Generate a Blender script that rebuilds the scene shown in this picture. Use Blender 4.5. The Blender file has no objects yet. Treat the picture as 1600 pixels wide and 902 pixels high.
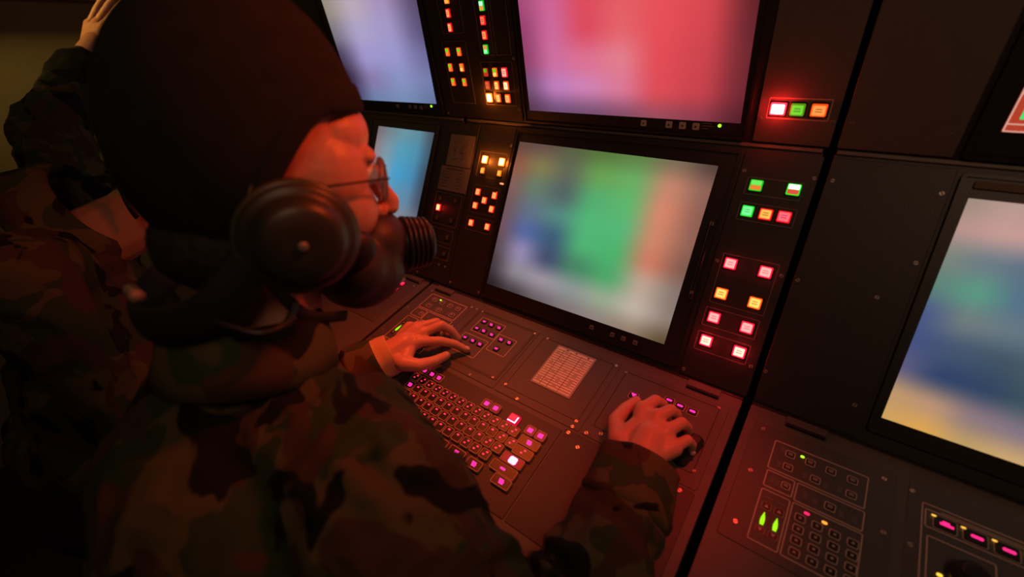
import bpy, bmesh, math, random
from mathutils import Vector, Matrix, noise
S = bpy.context.scene
C = S.collection
V = Vector
UP0 = 1.25                                   # height of the eye above the floor

# ---------------------------------------------------------------- camera
cam = bpy.data.cameras.new('camera')
cam.sensor_width = 36.0
cam.lens = 36.0 * 690 / 1600
cam.clip_start = 0.02
cam_o = bpy.data.objects.new('camera', cam); C.objects.link(cam_o)
AX = [V((0.79893725, 0.27020587, -0.53729698)), V((0.60048886, -0.40794202, 0.68774737)), V((-0.03335264, -0.87210784, -0.4881757))]
right = V((AX[0].x, AX[1].x, AX[2].x)); down = V((AX[0].y, AX[1].y, AX[2].y)); fwd = V((AX[0].z, AX[1].z, AX[2].z))
m = Matrix.Identity(4)
for r in range(3):
    m[r][0] = right[r]; m[r][1] = -down[r]; m[r][2] = -fwd[r]
m[2][3] = UP0
cam_o.matrix_world = m
cam.dof.use_dof = True
cam.dof.focus_distance = 0.78
cam.dof.aperture_fstop = 2.2
S.camera = cam_o

# ---------------------------------------------------------------- world, exposure, room lamps, added fill spots
w = bpy.data.worlds.new('world'); S.world = w; w.use_nodes = True
w.node_tree.nodes['Background'].inputs[0].default_value = (0.02, 0.012, 0.008, 1)
w.node_tree.nodes['Background'].inputs[1].default_value = 0.1
S.view_settings.view_transform = 'Standard'; S.view_settings.look = 'None'
S.view_settings.gamma = 1.0; S.view_settings.use_curve_mapping = False
S.view_settings.exposure = 0.0

def area(name, loc, target, size, power, color):
    l = bpy.data.lights.new(name, 'AREA'); l.shape = 'RECTANGLE'; l.size, l.size_y = size
    l.energy = power; l.color = color
    o = bpy.data.objects.new(name, l); C.objects.link(o)
    o.location = loc
    o.rotation_euler = (V(target) - V(loc)).to_track_quat('-Z', 'Y').to_euler()
    return o
def spot(name, loc, target, deg, power, color, radius=0.03, blend=0.8):
    l = bpy.data.lights.new(name, 'SPOT'); l.spot_size = math.radians(deg); l.spot_blend = blend
    l.energy = power; l.color = color; l.shadow_soft_size = radius
    o = bpy.data.objects.new(name, l); C.objects.link(o); o.location = loc
    o.rotation_euler = (V(target) - V(loc)).to_track_quat('-Z', 'Y').to_euler()
    return o
spot('red_console_lamp', (-0.60, 0.55, UP0 + 0.34), (-0.575, 0.36, UP0 - 0.45), 58, 26.0, (1.0, 0.10, 0.018), 0.05, 1.0)
spot('red_face_fill', (-0.02, 0.56, UP0 + 0.30), (-0.42, 0.22, UP0 - 0.14), 62, 12.0, (1.0, 0.085, 0.016), 0.05, 1.0)  # added unseen spot, stands in for monitor and button glow on the cheek
spot('red_side_lamp', (0.02, 0.54, UP0 + 0.32), (-0.125, 0.47, UP0 - 0.5), 31, 15.0, (1.0, 0.03, 0.018), 0.03, 1.0)
area('warm_ceiling_lamp', (0.50, -0.30, UP0 + 0.85), (0.10, 0.75, UP0 - 0.05), (0.4, 0.4), 2.9, (1.0, 0.56, 0.34))
spot('left_wall_fill', (-1.9, -0.6, UP0 + 0.9), (-2.1, 0.55, UP0 + 0.05), 60, 95.0, (1.0, 0.60, 0.15), 0.1, 1.0)  # added unseen spot, there only to brighten the left wall

# ---------------------------------------------------------------- materials
def srgb(c):
    return tuple(((v/255)/12.92 if v/255 <= 0.04045 else ((v/255+0.055)/1.055)**2.4) for v in c)
MATS = {}
def mat(name, col, rough=0.6, metal=0.0, bump=0.0, scale=300.0, var=0.0, spec=0.5, sss=0.0):
    if name in MATS: return MATS[name]
    M = bpy.data.materials.new(name); M.use_nodes = True; nt = M.node_tree; b = nt.nodes['Principled BSDF']
    b.inputs['Base Color'].default_value = (*col, 1); b.inputs['Roughness'].default_value = rough
    b.inputs['Metallic'].default_value = metal; b.inputs['Specular IOR Level'].default_value = spec
    tc = nt.nodes.new('ShaderNodeTexCoord')
    nz = nt.nodes.new('ShaderNodeTexNoise'); nz.inputs['Scale'].default_value = scale; nz.inputs['Detail'].default_value = 3
    nt.links.new(tc.outputs['Object'], nz.inputs['Vector'])
    if bump:
        bp = nt.nodes.new('ShaderNodeBump'); bp.inputs['Strength'].default_value = bump; bp.inputs['Distance'].default_value = 0.001
        nt.links.new(nz.outputs['Fac'], bp.inputs['Height']); nt.links.new(bp.outputs['Normal'], b.inputs['Normal'])
    if var:
        n2 = nt.nodes.new('ShaderNodeTexNoise'); n2.inputs['Scale'].default_value = scale/12; n2.inputs['Detail'].default_value = 4
        nt.links.new(tc.outputs['Object'], n2.inputs['Vector'])
        mx = nt.nodes.new('ShaderNodeMix'); mx.data_type = 'RGBA'
        mx.inputs['A'].default_value = (*[c*(1-var) for c in col], 1); mx.inputs['B'].default_value = (*[min(1, c*(1+var)) for c in col], 1)
        nt.links.new(n2.outputs['Fac'], mx.inputs['Factor']); nt.links.new(mx.outputs['Result'], b.inputs['Base Color'])
    if sss:
        b.inputs['Subsurface Weight'].default_value = sss; b.inputs['Subsurface Radius'].default_value = (0.01, 0.003, 0.002)
        b.inputs['Subsurface Scale'].default_value = 1.0
    MATS[name] = M
    return M
def glow(c, s=1.0):
    k = 'glow_%d_%d_%d_%g' % (*c, s)
    if k in MATS: return MATS[k]
    M = bpy.data.materials.new(k); M.use_nodes = True; nt = M.node_tree; b = nt.nodes['Principled BSDF']
    l = srgb(c)
    b.inputs['Base Color'].default_value = (0.02, 0.02, 0.02, 1); b.inputs['Roughness'].default_value = 0.4
    b.inputs['Emission Color'].default_value = (*l, 1); b.inputs['Emission Strength'].default_value = s
    MATS[k] = M
    return M
def camo(name, gain=1.0, scale=13.0):
    M = bpy.data.materials.new(name); M.use_nodes = True; nt = M.node_tree; b = nt.nodes['Principled BSDF']
    b.inputs['Roughness'].default_value = 0.85; b.inputs['Specular IOR Level'].default_value = 0.2
    tc = nt.nodes.new('ShaderNodeTexCoord')
    prev = None
    cols = [(0.085, 0.070, 0.030), (0.032, 0.048, 0.018), (0.060, 0.033, 0.018), (0.008, 0.008, 0.007)]
    for i, (c, th) in enumerate(zip(cols[1:], (0.50, 0.54, 0.57))):
        mp = nt.nodes.new('ShaderNodeMapping'); mp.inputs['Location'].default_value = (3.1*i, 1.7*i, 5.3*i); mp.inputs['Scale'].default_value = (1, 1, 0.75)
        nt.links.new(tc.outputs['Object'], mp.inputs['Vector'])
        nz = nt.nodes.new('ShaderNodeTexNoise'); nz.inputs['Scale'].default_value = scale; nz.inputs['Detail'].default_value = 2.5
        nz.inputs['Distortion'].default_value = 0.8
        nt.links.new(mp.outputs['Vector'], nz.inputs['Vector'])
        gt = nt.nodes.new('ShaderNodeMapRange'); gt.inputs['From Min'].default_value = th - 0.008; gt.inputs['From Max'].default_value = th + 0.008
        nt.links.new(nz.outputs['Fac'], gt.inputs['Value'])
        mx = nt.nodes.new('ShaderNodeMix'); mx.data_type = 'RGBA'
        if prev is None: mx.inputs['A'].default_value = (*[v*gain for v in cols[0]], 1)
        else: nt.links.new(prev, mx.inputs['A'])
        mx.inputs['B'].default_value = (*[v*gain for v in c], 1)
        nt.links.new(gt.outputs['Result'], mx.inputs['Factor']); prev = mx.outputs['Result']
    nt.links.new(prev, b.inputs['Base Color'])
    wv = nt.nodes.new('ShaderNodeTexNoise'); wv.inputs['Scale'].default_value = 900
    nt.links.new(tc.outputs['Object'], wv.inputs['Vector'])
    bp = nt.nodes.new('ShaderNodeBump'); bp.inputs['Strength'].default_value = 0.4; bp.inputs['Distance'].default_value = 0.001
    nt.links.new(wv.outputs['Fac'], bp.inputs['Height']); nt.links.new(bp.outputs['Normal'], b.inputs['Normal'])
    return M
DESK = mat('desk_paint', (0.085, 0.078, 0.068), 0.5, 0, 0.25, 700, 0.12)
DESKP = mat('desk_plate_paint', (0.070, 0.064, 0.056), 0.48, 0, 0.25, 700, 0.1)
KEYB = mat('keyboard_deck', (0.035, 0.032, 0.03), 0.5, 0, 0.2, 700, 0.1)
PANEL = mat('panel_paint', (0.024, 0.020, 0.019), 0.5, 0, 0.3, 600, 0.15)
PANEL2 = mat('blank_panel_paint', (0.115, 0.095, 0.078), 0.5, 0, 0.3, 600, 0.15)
BEZEL = mat('monitor_bezel', (0.018, 0.016, 0.016), 0.45, 0, 0.2, 600)
BLACK = mat('black_gap', (0.004, 0.004, 0.004), 0.8)
RUB = mat('black_plastic', (0.012, 0.011, 0.011), 0.4)
KEYC = mat('key_cap', (0.014, 0.012, 0.012), 0.35, 0, 0.1, 500)
LINE = mat('engraved_line', (0.55, 0.40, 0.32), 0.6)
KLINE = mat('key_outline_paint', (0.42, 0.26, 0.18), 0.5)
LINED = mat('faint_line', (0.20, 0.16, 0.14), 0.6)
METAL = mat('screw_metal', (0.62, 0.55, 0.46), 0.32, 0.85)
METALD = mat('dull_screw', (0.36, 0.32, 0.28), 0.42, 0.6)
PAPER = mat('paper', (0.80, 0.74, 0.66), 0.8, 0, 0.2, 200)
PAPERD = mat('stained_note', (0.20, 0.15, 0.12), 0.8, 0, 0.2, 200, 0.2)
INK = mat('ink', (0.05, 0.035, 0.03), 0.8)
CLEAR = mat('card_sleeve', (0.35, 0.32, 0.29), 0.25)
CREAM = mat('cream_key', (0.50, 0.43, 0.36), 0.5)
SKIN = mat('skin', (0.56, 0.27, 0.18), 0.42, 0, 0.35, 350, 0.1, 0.4, 0.15)
NAIL = mat('nail', (0.62, 0.40, 0.33), 0.25)
WOOL = mat('wool_cap', (0.022, 0.022, 0.017), 0.95, 0, 0.9, 900, 0.3, 0.1)
HAIR = mat('hair', (0.015, 0.010, 0.008), 0.7, 0, 0.8, 900, 0.2)
CUP = mat('headset_shell', (0.030, 0.030, 0.018), 0.42, 0, 0.1, 300)
PAD = mat('headset_pad', (0.014, 0.013, 0.012), 0.5, 0, 0.3, 200)
MASKM = mat('mask_rubber', (0.030, 0.022, 0.018), 0.5, 0, 0.2, 300)
LENS = mat('lens_blue_reflection', (0.75, 0.9, 1.0), 0.03); LENS.node_tree.nodes['Principled BSDF'].inputs['Transmission Weight'].default_value = 0.9; LENS.node_tree.nodes['Principled BSDF'].inputs['IOR'].default_value = 1.3  # blue in the colour stands in for screen reflections on the lens
STRAP = mat('strap_webbing', (0.01, 0.009, 0.009), 0.7, 0, 0.5, 900)
TAN = mat('tan_lining', (0.55, 0.34, 0.17), 0.8, 0, 0.4, 500, 0.15)
WALLM = mat('wall_paint', (0.22, 0.19, 0.10), 0.8, 0, 0.3, 60, 0.15)
FLOORM = mat('floor_rubber', (0.03, 0.03, 0.03), 0.7, 0, 0.3, 90, 0.2)
CAMO = camo('woodland_camouflage', 1.0)
CAMO2 = camo('woodland_camouflage_collar', 1.1, 11)

# ---------------------------------------------------------------- mesh helpers
def link(name, me, ma, parent=None, loc=(0, 0, 0), rz=0.0):
    o = bpy.data.objects.new(name, me); C.objects.link(o)
    if ma is not None and len(me.materials) == 0: me.materials.append(ma)
    elif ma is not None and me.materials[0] is not ma:
        o.material_slots[0].link = 'OBJECT'; o.material_slots[0].material = ma
    if parent: o.parent = parent
    o.location = loc
    if rz: o.rotation_euler.z = rz
    return o
def pyd(name, vs, fs):
    me = bpy.data.meshes.new(name); me.from_pydata([tuple(v) for v in vs], [], fs); me.update(); return me
CACHE = {}
def rr(w, h, r, seg=1):
    out = []
    for cx, cy, a0 in ((w/2-r, h/2-r, 0), (-w/2+r, h/2-r, 90), (-w/2+r, -h/2+r, 180), (w/2-r, -h/2+r, 270)):
        for k in range(seg+1):
            a = math.radians(a0 + 90*k/seg); out.append((cx+r*math.cos(a), cy+r*math.sin(a)))
    return out
def slab(w, h, d, r=0.001, ch=0.0005, seg=1):
    """rounded block: base on z=0, top at z=d, chamfered top edge"""
    k = ('slab', round(w, 5), round(h, 5), round(d, 5), r, ch, seg)
    if k in CACHE: return CACHE[k]
    r = min(r, w*.45, h*.45); ch = min(ch, w*.3, h*.3, d*.8)
    a = rr(w, h, r, seg); b = rr(w-2*ch, h-2*ch, max(r-ch, r*.3), seg); n = len(a)
    vs = [(x, y, 0) for x, y in a] + [(x, y, d-ch) for x, y in a] + [(x, y, d) for x, y in b]
    fs = [tuple(range(2*n, 3*n)), tuple(reversed(range(n)))]
    for l in (0, n):
        for i in range(n): j = (i+1) % n; fs.append((l+i, l+j, l+n+j, l+n+i))
    CACHE[k] = pyd('slab', vs, fs); return CACHE[k]
def ring(w, h, t, d, r=0.0015, seg=2):
    """raised rounded-rectangle outline of line width t"""
    k = ('ring', round(w, 5), round(h, 5), t, d, r, seg)
    if k in CACHE: return CACHE[k]
    a = rr(w, h, r, seg); b = rr(w-2*t, h-2*t, max(r-t, r*.3), seg); n = len(a)
    vs = [(x, y, 0) for x, y in a] + [(x, y, d) for x, y in a] + [(x, y, d) for x, y in b] + [(x, y, 0) for x, y in b]
    fs = []
    for l in (0, n, 2*n):
        for i in range(n): j = (i+1) % n; fs.append((l+i, l+j, l+n+j, l+n+i))
    CACHE[k] = pyd('ring', vs, fs); return CACHE[k]
def disc(r, d, n=14, ch=None):
    k = ('disc', r, d, n, ch)
    if k in CACHE: return CACHE[k]
    ch = r*.2 if ch is None else ch
    vs = []
    for rad, z in ((r, 0), (r, d*.5), (r-ch, d)):
        vs += [(rad*math.cos(2*math.pi*i/n), rad*math.sin(2*math.pi*i/n), z) for i in range(n)]
    fs = [tuple(range(2*n, 3*n)), tuple(reversed(range(n)))]
    for l in (0, n):
        for i in range(n): j = (i+1) % n; fs.append((l+i, l+j, l+n+j, l+n+i))
    CACHE[k] = pyd('disc', vs, fs); return CACHE[k]
def slotted(r, d):
    """screw head: two half discs with the driver slot between them"""
    k = ('screw', r, d)
    if k in CACHE: return CACHE[k]
    vs, fs = [], []
    for sgn in (1, -1):
        b = len(vs); pts = []
        for i in range(7):
            a = math.radians(10 + 160*i/6); pts.append((r*math.cos(a), sgn*r*math.sin(a)))
        n = len(pts)
        vs += [(x, y, 0) for x, y in pts] + [(x*.85, y*.85 + sgn*r*.02, d) for x, y in pts]
        fs.append(tuple(range(b+n, b+2*n)) if sgn > 0 else tuple(reversed(range(b+n, b+2*n))))
        for i in range(n):
            j = (i+1) % n; q = (b+i, b+j, b+n+j, b+n+i); fs.append(q if sgn > 0 else tuple(reversed(q)))
    CACHE[k] = pyd('screw', vs, fs); return CACHE[k]
def tri(w, h, d, up=1):
    k = ('tri', w, h, d, up)
    if k in CACHE: return CACHE[k]
    p = [(-w/2, -up*h/2), (w/2, -up*h/2), (0, up*h/2)]
    if up < 0: p = p[::-1]
    vs = [(x, y, 0) for x, y in p] + [(x, y, d) for x, y in p]
    CACHE[k] = pyd('tri', vs, [(3, 4, 5), (0, 1, 4, 3), (1, 2, 5, 4), (2, 0, 3, 5)]); return CACHE[k]
def multi(name, boxes, key=None):
    """several small flat boxes (x, y, w, h, d) as one mesh: printed or engraved marks"""
    if key and ('m', key) in CACHE: return CACHE[('m', key)]
    vs, fs = [], []
    for x, y, w, h, d in boxes:
        b = len(vs)
        vs += [(x+sx*w/2, y+sy*h/2, z) for z in (0, d) for sx, sy in ((-1, -1), (1, -1), (1, 1), (-1, 1))]
        fs += [(b+4, b+5, b+6, b+7), (b, b+1, b+5, b+4), (b+1, b+2, b+6, b+5), (b+2, b+3, b+7, b+6), (b+3, b, b+4, b+7)]
    me = pyd(name, vs, fs)
    if key: CACHE[('m', key)] = me
    return me
def tag(o, label=None, cat=None, group=None, kind=None):
    if label: o['label'] = label
    if cat: o['category'] = cat
    if group: o['group'] = group
    if kind: o['kind'] = kind
    return o

# ---------------------------------------------------------------- planes of the console (metres; x runs along the console)
G = V((0, 0, UP0))
a0, a1, a2 = math.radians(12), math.radians(64.9), math.radians(99.2)
def frame(o, ang):
    u = V((0, math.cos(ang), math.sin(ang))); n = V((1, 0, 0)).cross(u)
    M = Matrix.Identity(4)
    for r in range(3): M[r][0] = (1, 0, 0)[r]; M[r][1] = u[r]; M[r][2] = n[r]; M[r][3] = o[r]
    return M
n0 = V((0, -math.sin(a0), math.cos(a0))); u0 = V((0, math.cos(a0), math.sin(a0)))
O0 = G + n0 * -0.6024
J1 = O0 + u0 * 0.492
J2 = J1 + V((0, math.cos(a1), math.sin(a1))) * 0.374
DK, LP, UPN = frame(O0, a0), frame(J1, a1), frame(J2, a2)

class Thing:
    """an Empty lying on one of the planes; children are given in plane coordinates"""
    def __init__(s, P, x, y, name, label, cat, group=None):
        s.x, s.y = x, y
        s.r = bpy.data.objects.new(name, None); C.objects.link(s.r); s.r.empty_display_size = 0.02
        s.r.matrix_world = P @ Matrix.Translation((x, y, 0)); tag(s.r, label, cat, group)
    def add(s, name, me, ma, x, y, z=0.0, rz=0.0):
        return link(name, me, ma, s.r, (x-s.x, y-s.y, z), rz)
    def plate(s, x0, y0, x1, y1, ma, d=0.0015, z=0.0, name='plate', r=0.002):
        return s.add(name, slab(x1-x0, y1-y0, d, r, 0.0006, 2), ma, (x0+x1)/2, (y0+y1)/2, z)
    def frame(s, x0, y0, x1, y1, ma=None, z=0.0015, t=0.0008, name='border_line', r=0.0015):
        return s.add(name, ring(x1-x0, y1-y0, t, 0.0003, r), ma or LINED, (x0+x1)/2, (y0+y1)/2, z)
    def screw(s, x, y, z=0.0015, r=0.003, ma=None):
        o = s.add('screw', slotted(r, 0.0009), ma or METAL, x, y, z, rz=(x*971+y*577) % 3.1); return o
    def groove(s, x0, y0, x1, y1, z=0.0015, t=0.0010):
        return s.add('groove', ring(x1-x0, y1-y0, t, 0.00025, 0.004), BLACK, (x0+x1)/2, (y0+y1)/2, z)

# ---------------------------------------------------------------- room
def boxme(x0, y0, z0, x1, y1, z1):
    vs = [(x, y, z) for z in (z0, z1) for x, y in ((x0, y0), (x1, y0), (x1, y1), (x0, y1))]
    return pyd('box', vs, [(3, 2, 1, 0), (4, 5, 6, 7), (0, 1, 5, 4), (1, 2, 6, 5), (2, 3, 7, 6), (3, 0, 4, 7)])
for nm, b, ma in (('floor', (-2.1, -1.3, -0.05, 1.4, 1.35, 0), FLOORM), ('ceiling', (-2.1, -1.3, 2.5, 1.4, 1.35, 2.55), WALLM),
                  ('wall_left', (-2.15, -1.3, 0, -2.1, 1.35, 2.5), WALLM), ('wall_right', (1.4, -1.3, 0, 1.45, 1.35, 2.5), WALLM),
                  ('wall_back', (-2.1, 1.35, 0, 1.4, 1.4, 2.5), WALLM), ('wall_front', (-2.1, -1.35, 0, 1.4, -1.3, 2.5), WALLM)):
    tag(link(nm, boxme(*b), ma), kind='structure')
# a fixing rail and a conduit box on the left wall
tag(link('trim_1', boxme(-2.1, 0.05, UP0+0.16, -2.07, 0.95, UP0+0.22), mat('wall_rail', (0.3, 0.25, 0.13), 0.6)), kind='structure')

# ---------------------------------------------------------------- console bays
def bay(x0, x1, label):
    t = Thing(DK, (x0+x1)/2, 0.30, 'console_bay', label, 'console', None)
    t.plate(x0, 0.13, x1, 0.490, DESK, 0.022, -0.022, 'desk_surface', 0.004)
    t.plate(x0, 0.488, x1, 0.494, RUB, 0.004, -0.003, 'hinge_strip')
    t.plate(x0, 0.118, x1, 0.131, RUB, 0.026, -0.030, 'front_edge', 0.004)
    inv = t.r.matrix_world.inverted()
    for nm, P, y0, y1 in (('lower_fascia', LP, 0.0, 0.3725), ('upper_fascia', UPN, 0.0, 0.42)):
        o = link(nm, slab(x1-x0, y1-y0, 0.03, 0.002, 0.001, 1), BLACK if 0 else PANEL, t.r)
        o.matrix_parent_inverse = Matrix.Identity(4)
        o.matrix_local = inv @ P @ Matrix.Translation(((x0+x1)/2, (y0+y1)/2, -0.031))
    xm = (x0+x1)/2
    o = link('pedestal', boxme(x0+.01-xm, -0.24, -0.05, x1-.01-xm, 0.15, 0.66), RUB, t.r)
    o.matrix_local = inv @ Matrix.Translation((xm, 0.66, 0.05))
    o = link('rear_casing', boxme(x0+.002-xm, 0.0, -0.33, x1-.002-xm, 0.24, 0.76), RUB, t.r)
    o.matrix_local = inv @ Matrix.Translation((xm, 0.81, UP0-0.15))
    # groove ledge where the two fascias meet
    o = link('fascia_ledge', slab(x1-x0-0.004, 0.006, 0.004, 0.001, 0.001), PANEL2, t.r)
    o.matrix_local = inv @ LP @ Matrix.Translation(((x0+x1)/2, 0.3735, -0.002))
    return t
bayL = bay(-1.40, -0.7150, 'left dark console bay with lit monitors, beyond the operator\'s face')
bayC = bay(-0.7070, -0.0340, 'centre dark console bay whose desk carries the keyboard and both hands')
bayR = bay(-0.0220, 0.66, 'right dark console bay across the black gap, no one at it')
for b, x in ((bayL, -0.76), (bayC, -0.6585), (bayC, -0.090), (bayR, 0.05)):
    b.add('latch_block', slab(0.050, 0.017, 0.003, 0.001, 0.0006), DESK, x, 0.4805)
    b.add('latch_slot', slab(0.048, 0.005, 0.0034, 0.001, 0.0004), BLACK, x, 0.4745)

# ---------------------------------------------------------------- monitors
def lerp(a, b, t): return tuple(x+(y-x)*t for x, y in zip(a, b))
def gridcol(g, u, v):
    R, K = len(g)-1, len(g[0])-1
    fu, fv = min(max(u, 0), 1)*K, min(max(v, 0), 1)*R
    i, j = min(int(fu), K-1), min(int(fv), R-1); a, b = fu-i, fv-j
    sm = lambda t: t*.35 + .65*t*t*(3-2*t)
    a, b = sm(a), sm(b)
    return lerp(lerp(g[j][i], g[j][i+1], a), lerp(g[j+1][i], g[j+1][i+1], a), b)
PIC = bpy.data.materials.new('screen_picture'); PIC.use_nodes = True
nt = PIC.node_tree; b_ = nt.nodes['Principled BSDF']; b_.inputs['Base Color'].default_value = (0.01, 0.01, 0.01, 1); b_.inputs['Roughness'].default_value = 0.35
at_ = nt.nodes.new('ShaderNodeAttribute'); at_.attribute_name = 'picture'
nt.links.new(at_.outputs['Color'], b_.inputs['Emission Color']); b_.inputs['Emission Strength'].default_value = 1.0
def screen_mesh(quad, g, v0=0.0, v1=1.0, N=40):
    """quad = TL, TR, BR, BL ; the blurred picture it shows is its own emission"""
    TL, TR, BR, BL = quad; vs, fs, cols = [], [], []
    for j in range(N+1):
        for i in range(N+1):
            u, v = i/N, j/N
            p = lerp(lerp(TL, TR, u), lerp(BL, BR, u), v); vs.append((p[0], p[1], 0.0))
            cols.append((*srgb(gridcol(g, u, (v-v0)/(v1-v0))), 1))
    for j in range(N):
        for i in range(N):
            a = j*(N+1)+i; fs.append((a, a+N+1, a+N+2, a+1))
    me = pyd('screen', vs, fs)
    at = me.color_attributes.new('picture', 'FLOAT_COLOR', 'POINT')
    for k, c in enumerate(cols): at.data[k].color = c
    return me
def monitor(P, x0, y0, x1, y1, quad, g, label, v0=0.0, v1=1.0, buttons=(), led=None, keycol=None):
    t = Thing(P, (x0+x1)/2, y0, 'monitor', label, 'monitor', None)
    t.plate(x0, y0, x1, y1, BEZEL, 0.002, 0, 'bezel', 0.004)
    cx, cy = (x0+x1)/2, y0
    t.add('bezel_rim', ring(x1-x0, y1-y0, 0.004, 0.0022, 0.006, 3), BEZEL, (x0+x1)/2, (y0+y1)/2, 0.002)
    q = [(a-cx, b-cy) for a, b in quad]
    t.add('screen', screen_mesh(q, g, v0, v1), PIC, cx, cy, 0.0026)
    for x, y, s in buttons:
        k = t.add('control_button', slab(s, s, 0.0022, 0.001, 0.0004), keycol or CREAM, x, y, 0.002)
        link('icon', disc(s*.16, 0.0003, 8), INK, k, (0, 0, 0.0022))
    if led:
        t.add('status_led', disc(0.0026, 0.0016, 12), glow((170, 255, 40), 1.6), led[0], led[1], 0.002)
        t.add('printed_text', multi('txt', [(0, 0.005, .014, .0012, .0002), (.002, .001, .018, .0012, .0002), (-.002, -.003, .010, .0012, .0002)], 'montxt'), LINED, led[0]-0.019, led[1]-0.003, 0.002)
    return t
gUC = [[(165,75,120),(205,100,150),(222,75,92),(226,92,98),(230,80,88),(215,74,82),(90,32,36)],
       [(150,65,110),(205,105,155),(220,75,95),(228,98,105),(230,78,86),(212,70,78),(100,36,44)],
       [(145,65,105),(205,110,160),(220,112,145),(226,125,140),(226,75,84),(205,68,78),(110,40,48)],
       [(120,80,120),(192,125,188),(208,130,180),(218,120,150),(222,75,85),(200,66,76),(110,40,50)],
       [(85,55,80),(112,78,118),(118,78,112),(132,76,104),(152,75,90),(140,60,75),(85,32,44)]]
monitor(UPN, -0.545, 0.006, -0.137, 0.36, ((-0.533, 0.30), (-0.153, 0.30), (-0.148, 0.031), (-0.531, 0.030)), gUC,
        'upper centre monitor showing blurred red and pink', 0.33, 1.0,
        ((-0.298, 0.0215, .0095), (-0.255, 0.022, .0105), (-0.233, 0.022, .0105), (-0.212, 0.022, .0105)), (-0.177, 0.0255))
gUL = [[(150,140,125),(185,168,185),(165,145,190),(90,75,105)],
       [(125,115,130),(172,162,200),(162,152,200),(92,82,120)],
       [(75,62,90),(160,150,205),(155,150,205),(110,105,150)],
       [(50,36,60),(135,122,170),(135,145,195),(118,125,170)],
       [(70,60,95),(110,130,170),(118,140,180),(100,115,155)]]
monitor(UPN, -1.13, 0.006, -0.770, 0.36, ((-1.10, 0.30), (-0.778, 0.30), (-0.789, 0.031), (-1.10, 0.029)), gUL,
        'upper left monitor showing blurred pale lilac, beside the forehead', 0.25, 1.0,
        ((-0.927, 0.020, .008), (-0.883, 0.021, .008), (-0.863, 0.021, .008), (-0.844, 0.020, .008)), (-0.808, 0.025), METALD)
gLL = [[(120,105,115),(110,130,140),(105,145,158),(92,138,155),(70,80,92)],
       [(140,125,130),(120,150,165),(80,155,185),(75,145,175),(62,90,110)],
       [(170,140,150),(120,160,180),(70,155,200),(70,140,180),(60,78,100)],
       [(190,160,180),(140,150,165),(95,145,175),(95,135,165),(70,80,100)],
       [(205,190,205),(150,145,155),(140,140,150),(130,130,142),(110,112,126)]]
monitor(LP, -1.03, 0.08, -0.785, 0.36, ((-1.00, 0.339), (-0.796, 0.338), (-0.801, 0.122), (-1.00, 0.118)), gLL,
        'lower left monitor showing blurred light blue, behind the nose')
gLC = [[(96,70,62),(100,76,72),(88,96,66),(86,116,58),(96,128,72),(122,106,84),(82,62,58)],
       [(138,84,68),(128,122,78),(98,104,86),(104,160,84),(104,172,98),(196,132,108),(140,98,86)],
       [(130,92,86),(100,122,104),(82,100,100),(84,172,112),(92,182,108),(214,132,106),(140,94,82)],
       [(112,86,90),(96,112,132),(84,134,128),(80,182,118),(84,182,118),(208,132,104),(142,96,84)],
       [(112,82,92),(82,102,158),(60,92,118),(80,178,116),(74,178,108),(206,122,98),(128,90,78)],
       [(88,74,82),(148,136,176),(66,78,108),(70,134,100),(76,166,104),(188,162,144),(132,116,110)],
       [(66,56,62),(142,134,146),(156,146,158),(140,148,146),(150,166,140),(190,176,164),(140,122,112)],
       [(36,30,34),(68,60,64),(104,94,98),(128,116,118),(142,128,122),(146,124,104),(92,72,48)]]
monitor(LP, -0.562, 0.010, -0.137, 0.362, ((-0.550, 0.340), (-0.165, 0.337), (-0.168, 0.040), (-0.553, 0.040)), gLC,
        'lower centre monitor showing blurred green, blue and orange', 0, 1,
        ((-0.299, 0.026, .008), (-0.258, 0.026, .008), (-0.237, 0.026, .008), (-0.215, 0.026, .008)), None, METALD)
gLR = [[(150,132,122),(175,145,138),(170,140,135),(150,130,125),(150,130,120)],
       [(178,142,136),(192,150,145),(190,150,145),(182,146,140),(170,140,130)],
       [(120,130,122),(100,120,130),(85,105,130),(110,130,135),(120,130,135)],
       [(90,128,120),(86,150,128),(80,110,135),(130,150,160),(120,130,135)],
       [(72,88,132),(108,122,124),(100,118,130),(85,105,120),(80,95,110)],
       [(66,80,128),(66,84,112),(62,82,100),(70,88,95),(70,85,95)],
       [(92,90,124),(46,66,104),(48,68,98),(58,82,90),(60,80,90)],
       [(190,150,105),(185,145,115),(140,118,125),(130,115,130),(150,130,140)],
       [(205,160,92),(222,164,80),(190,156,100),(205,165,110),(215,170,120)]]
monitor(LP, 0.112, 0.020, 0.56, 0.362, ((0.125, 0.333), (0.52, 0.338), (0.52, 0.042), (0.122, 0.042)), [[r[min(4, i)] for i in range(5)] + [r[4]]*6 for r in gLR],
        'lower right monitor showing blurred blue and amber, cut by the frame edge')
t = Thing(UPN, 0.33, 0.02, 'monitor', 'upper right monitor with red and green window, cut by the frame edge', 'monitor')
t.plate(0.105, 0.006, 0.56, 0.36, BEZEL, 0.002, 0, 'bezel', 0.004)
t.add('bezel_rim', ring(0.455, 0.354, 0.004, 0.0022, 0.006, 3), BEZEL, 0.3325, 0.183, 0.002)
sc = t.add('screen', slab(0.40, 0.28, 0.0006, 0.0005, 0.0001), glow((26, 14, 16), 1.0), 0.3265, 0.180, 0.002)
wn = link('red_window', slab(0.17, 0.12, 0.0003, 0.0005, 0.0001), glow((178, 62, 42), 1.0), sc, (-0.1145, -0.0795, 0.0006))
link('green_block', slab(0.055, 0.016, 0.0003, 0.0005, 0.0001), glow((70, 225, 120), 1.0), sc, (-0.163, -0.117, 0.0009))
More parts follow.
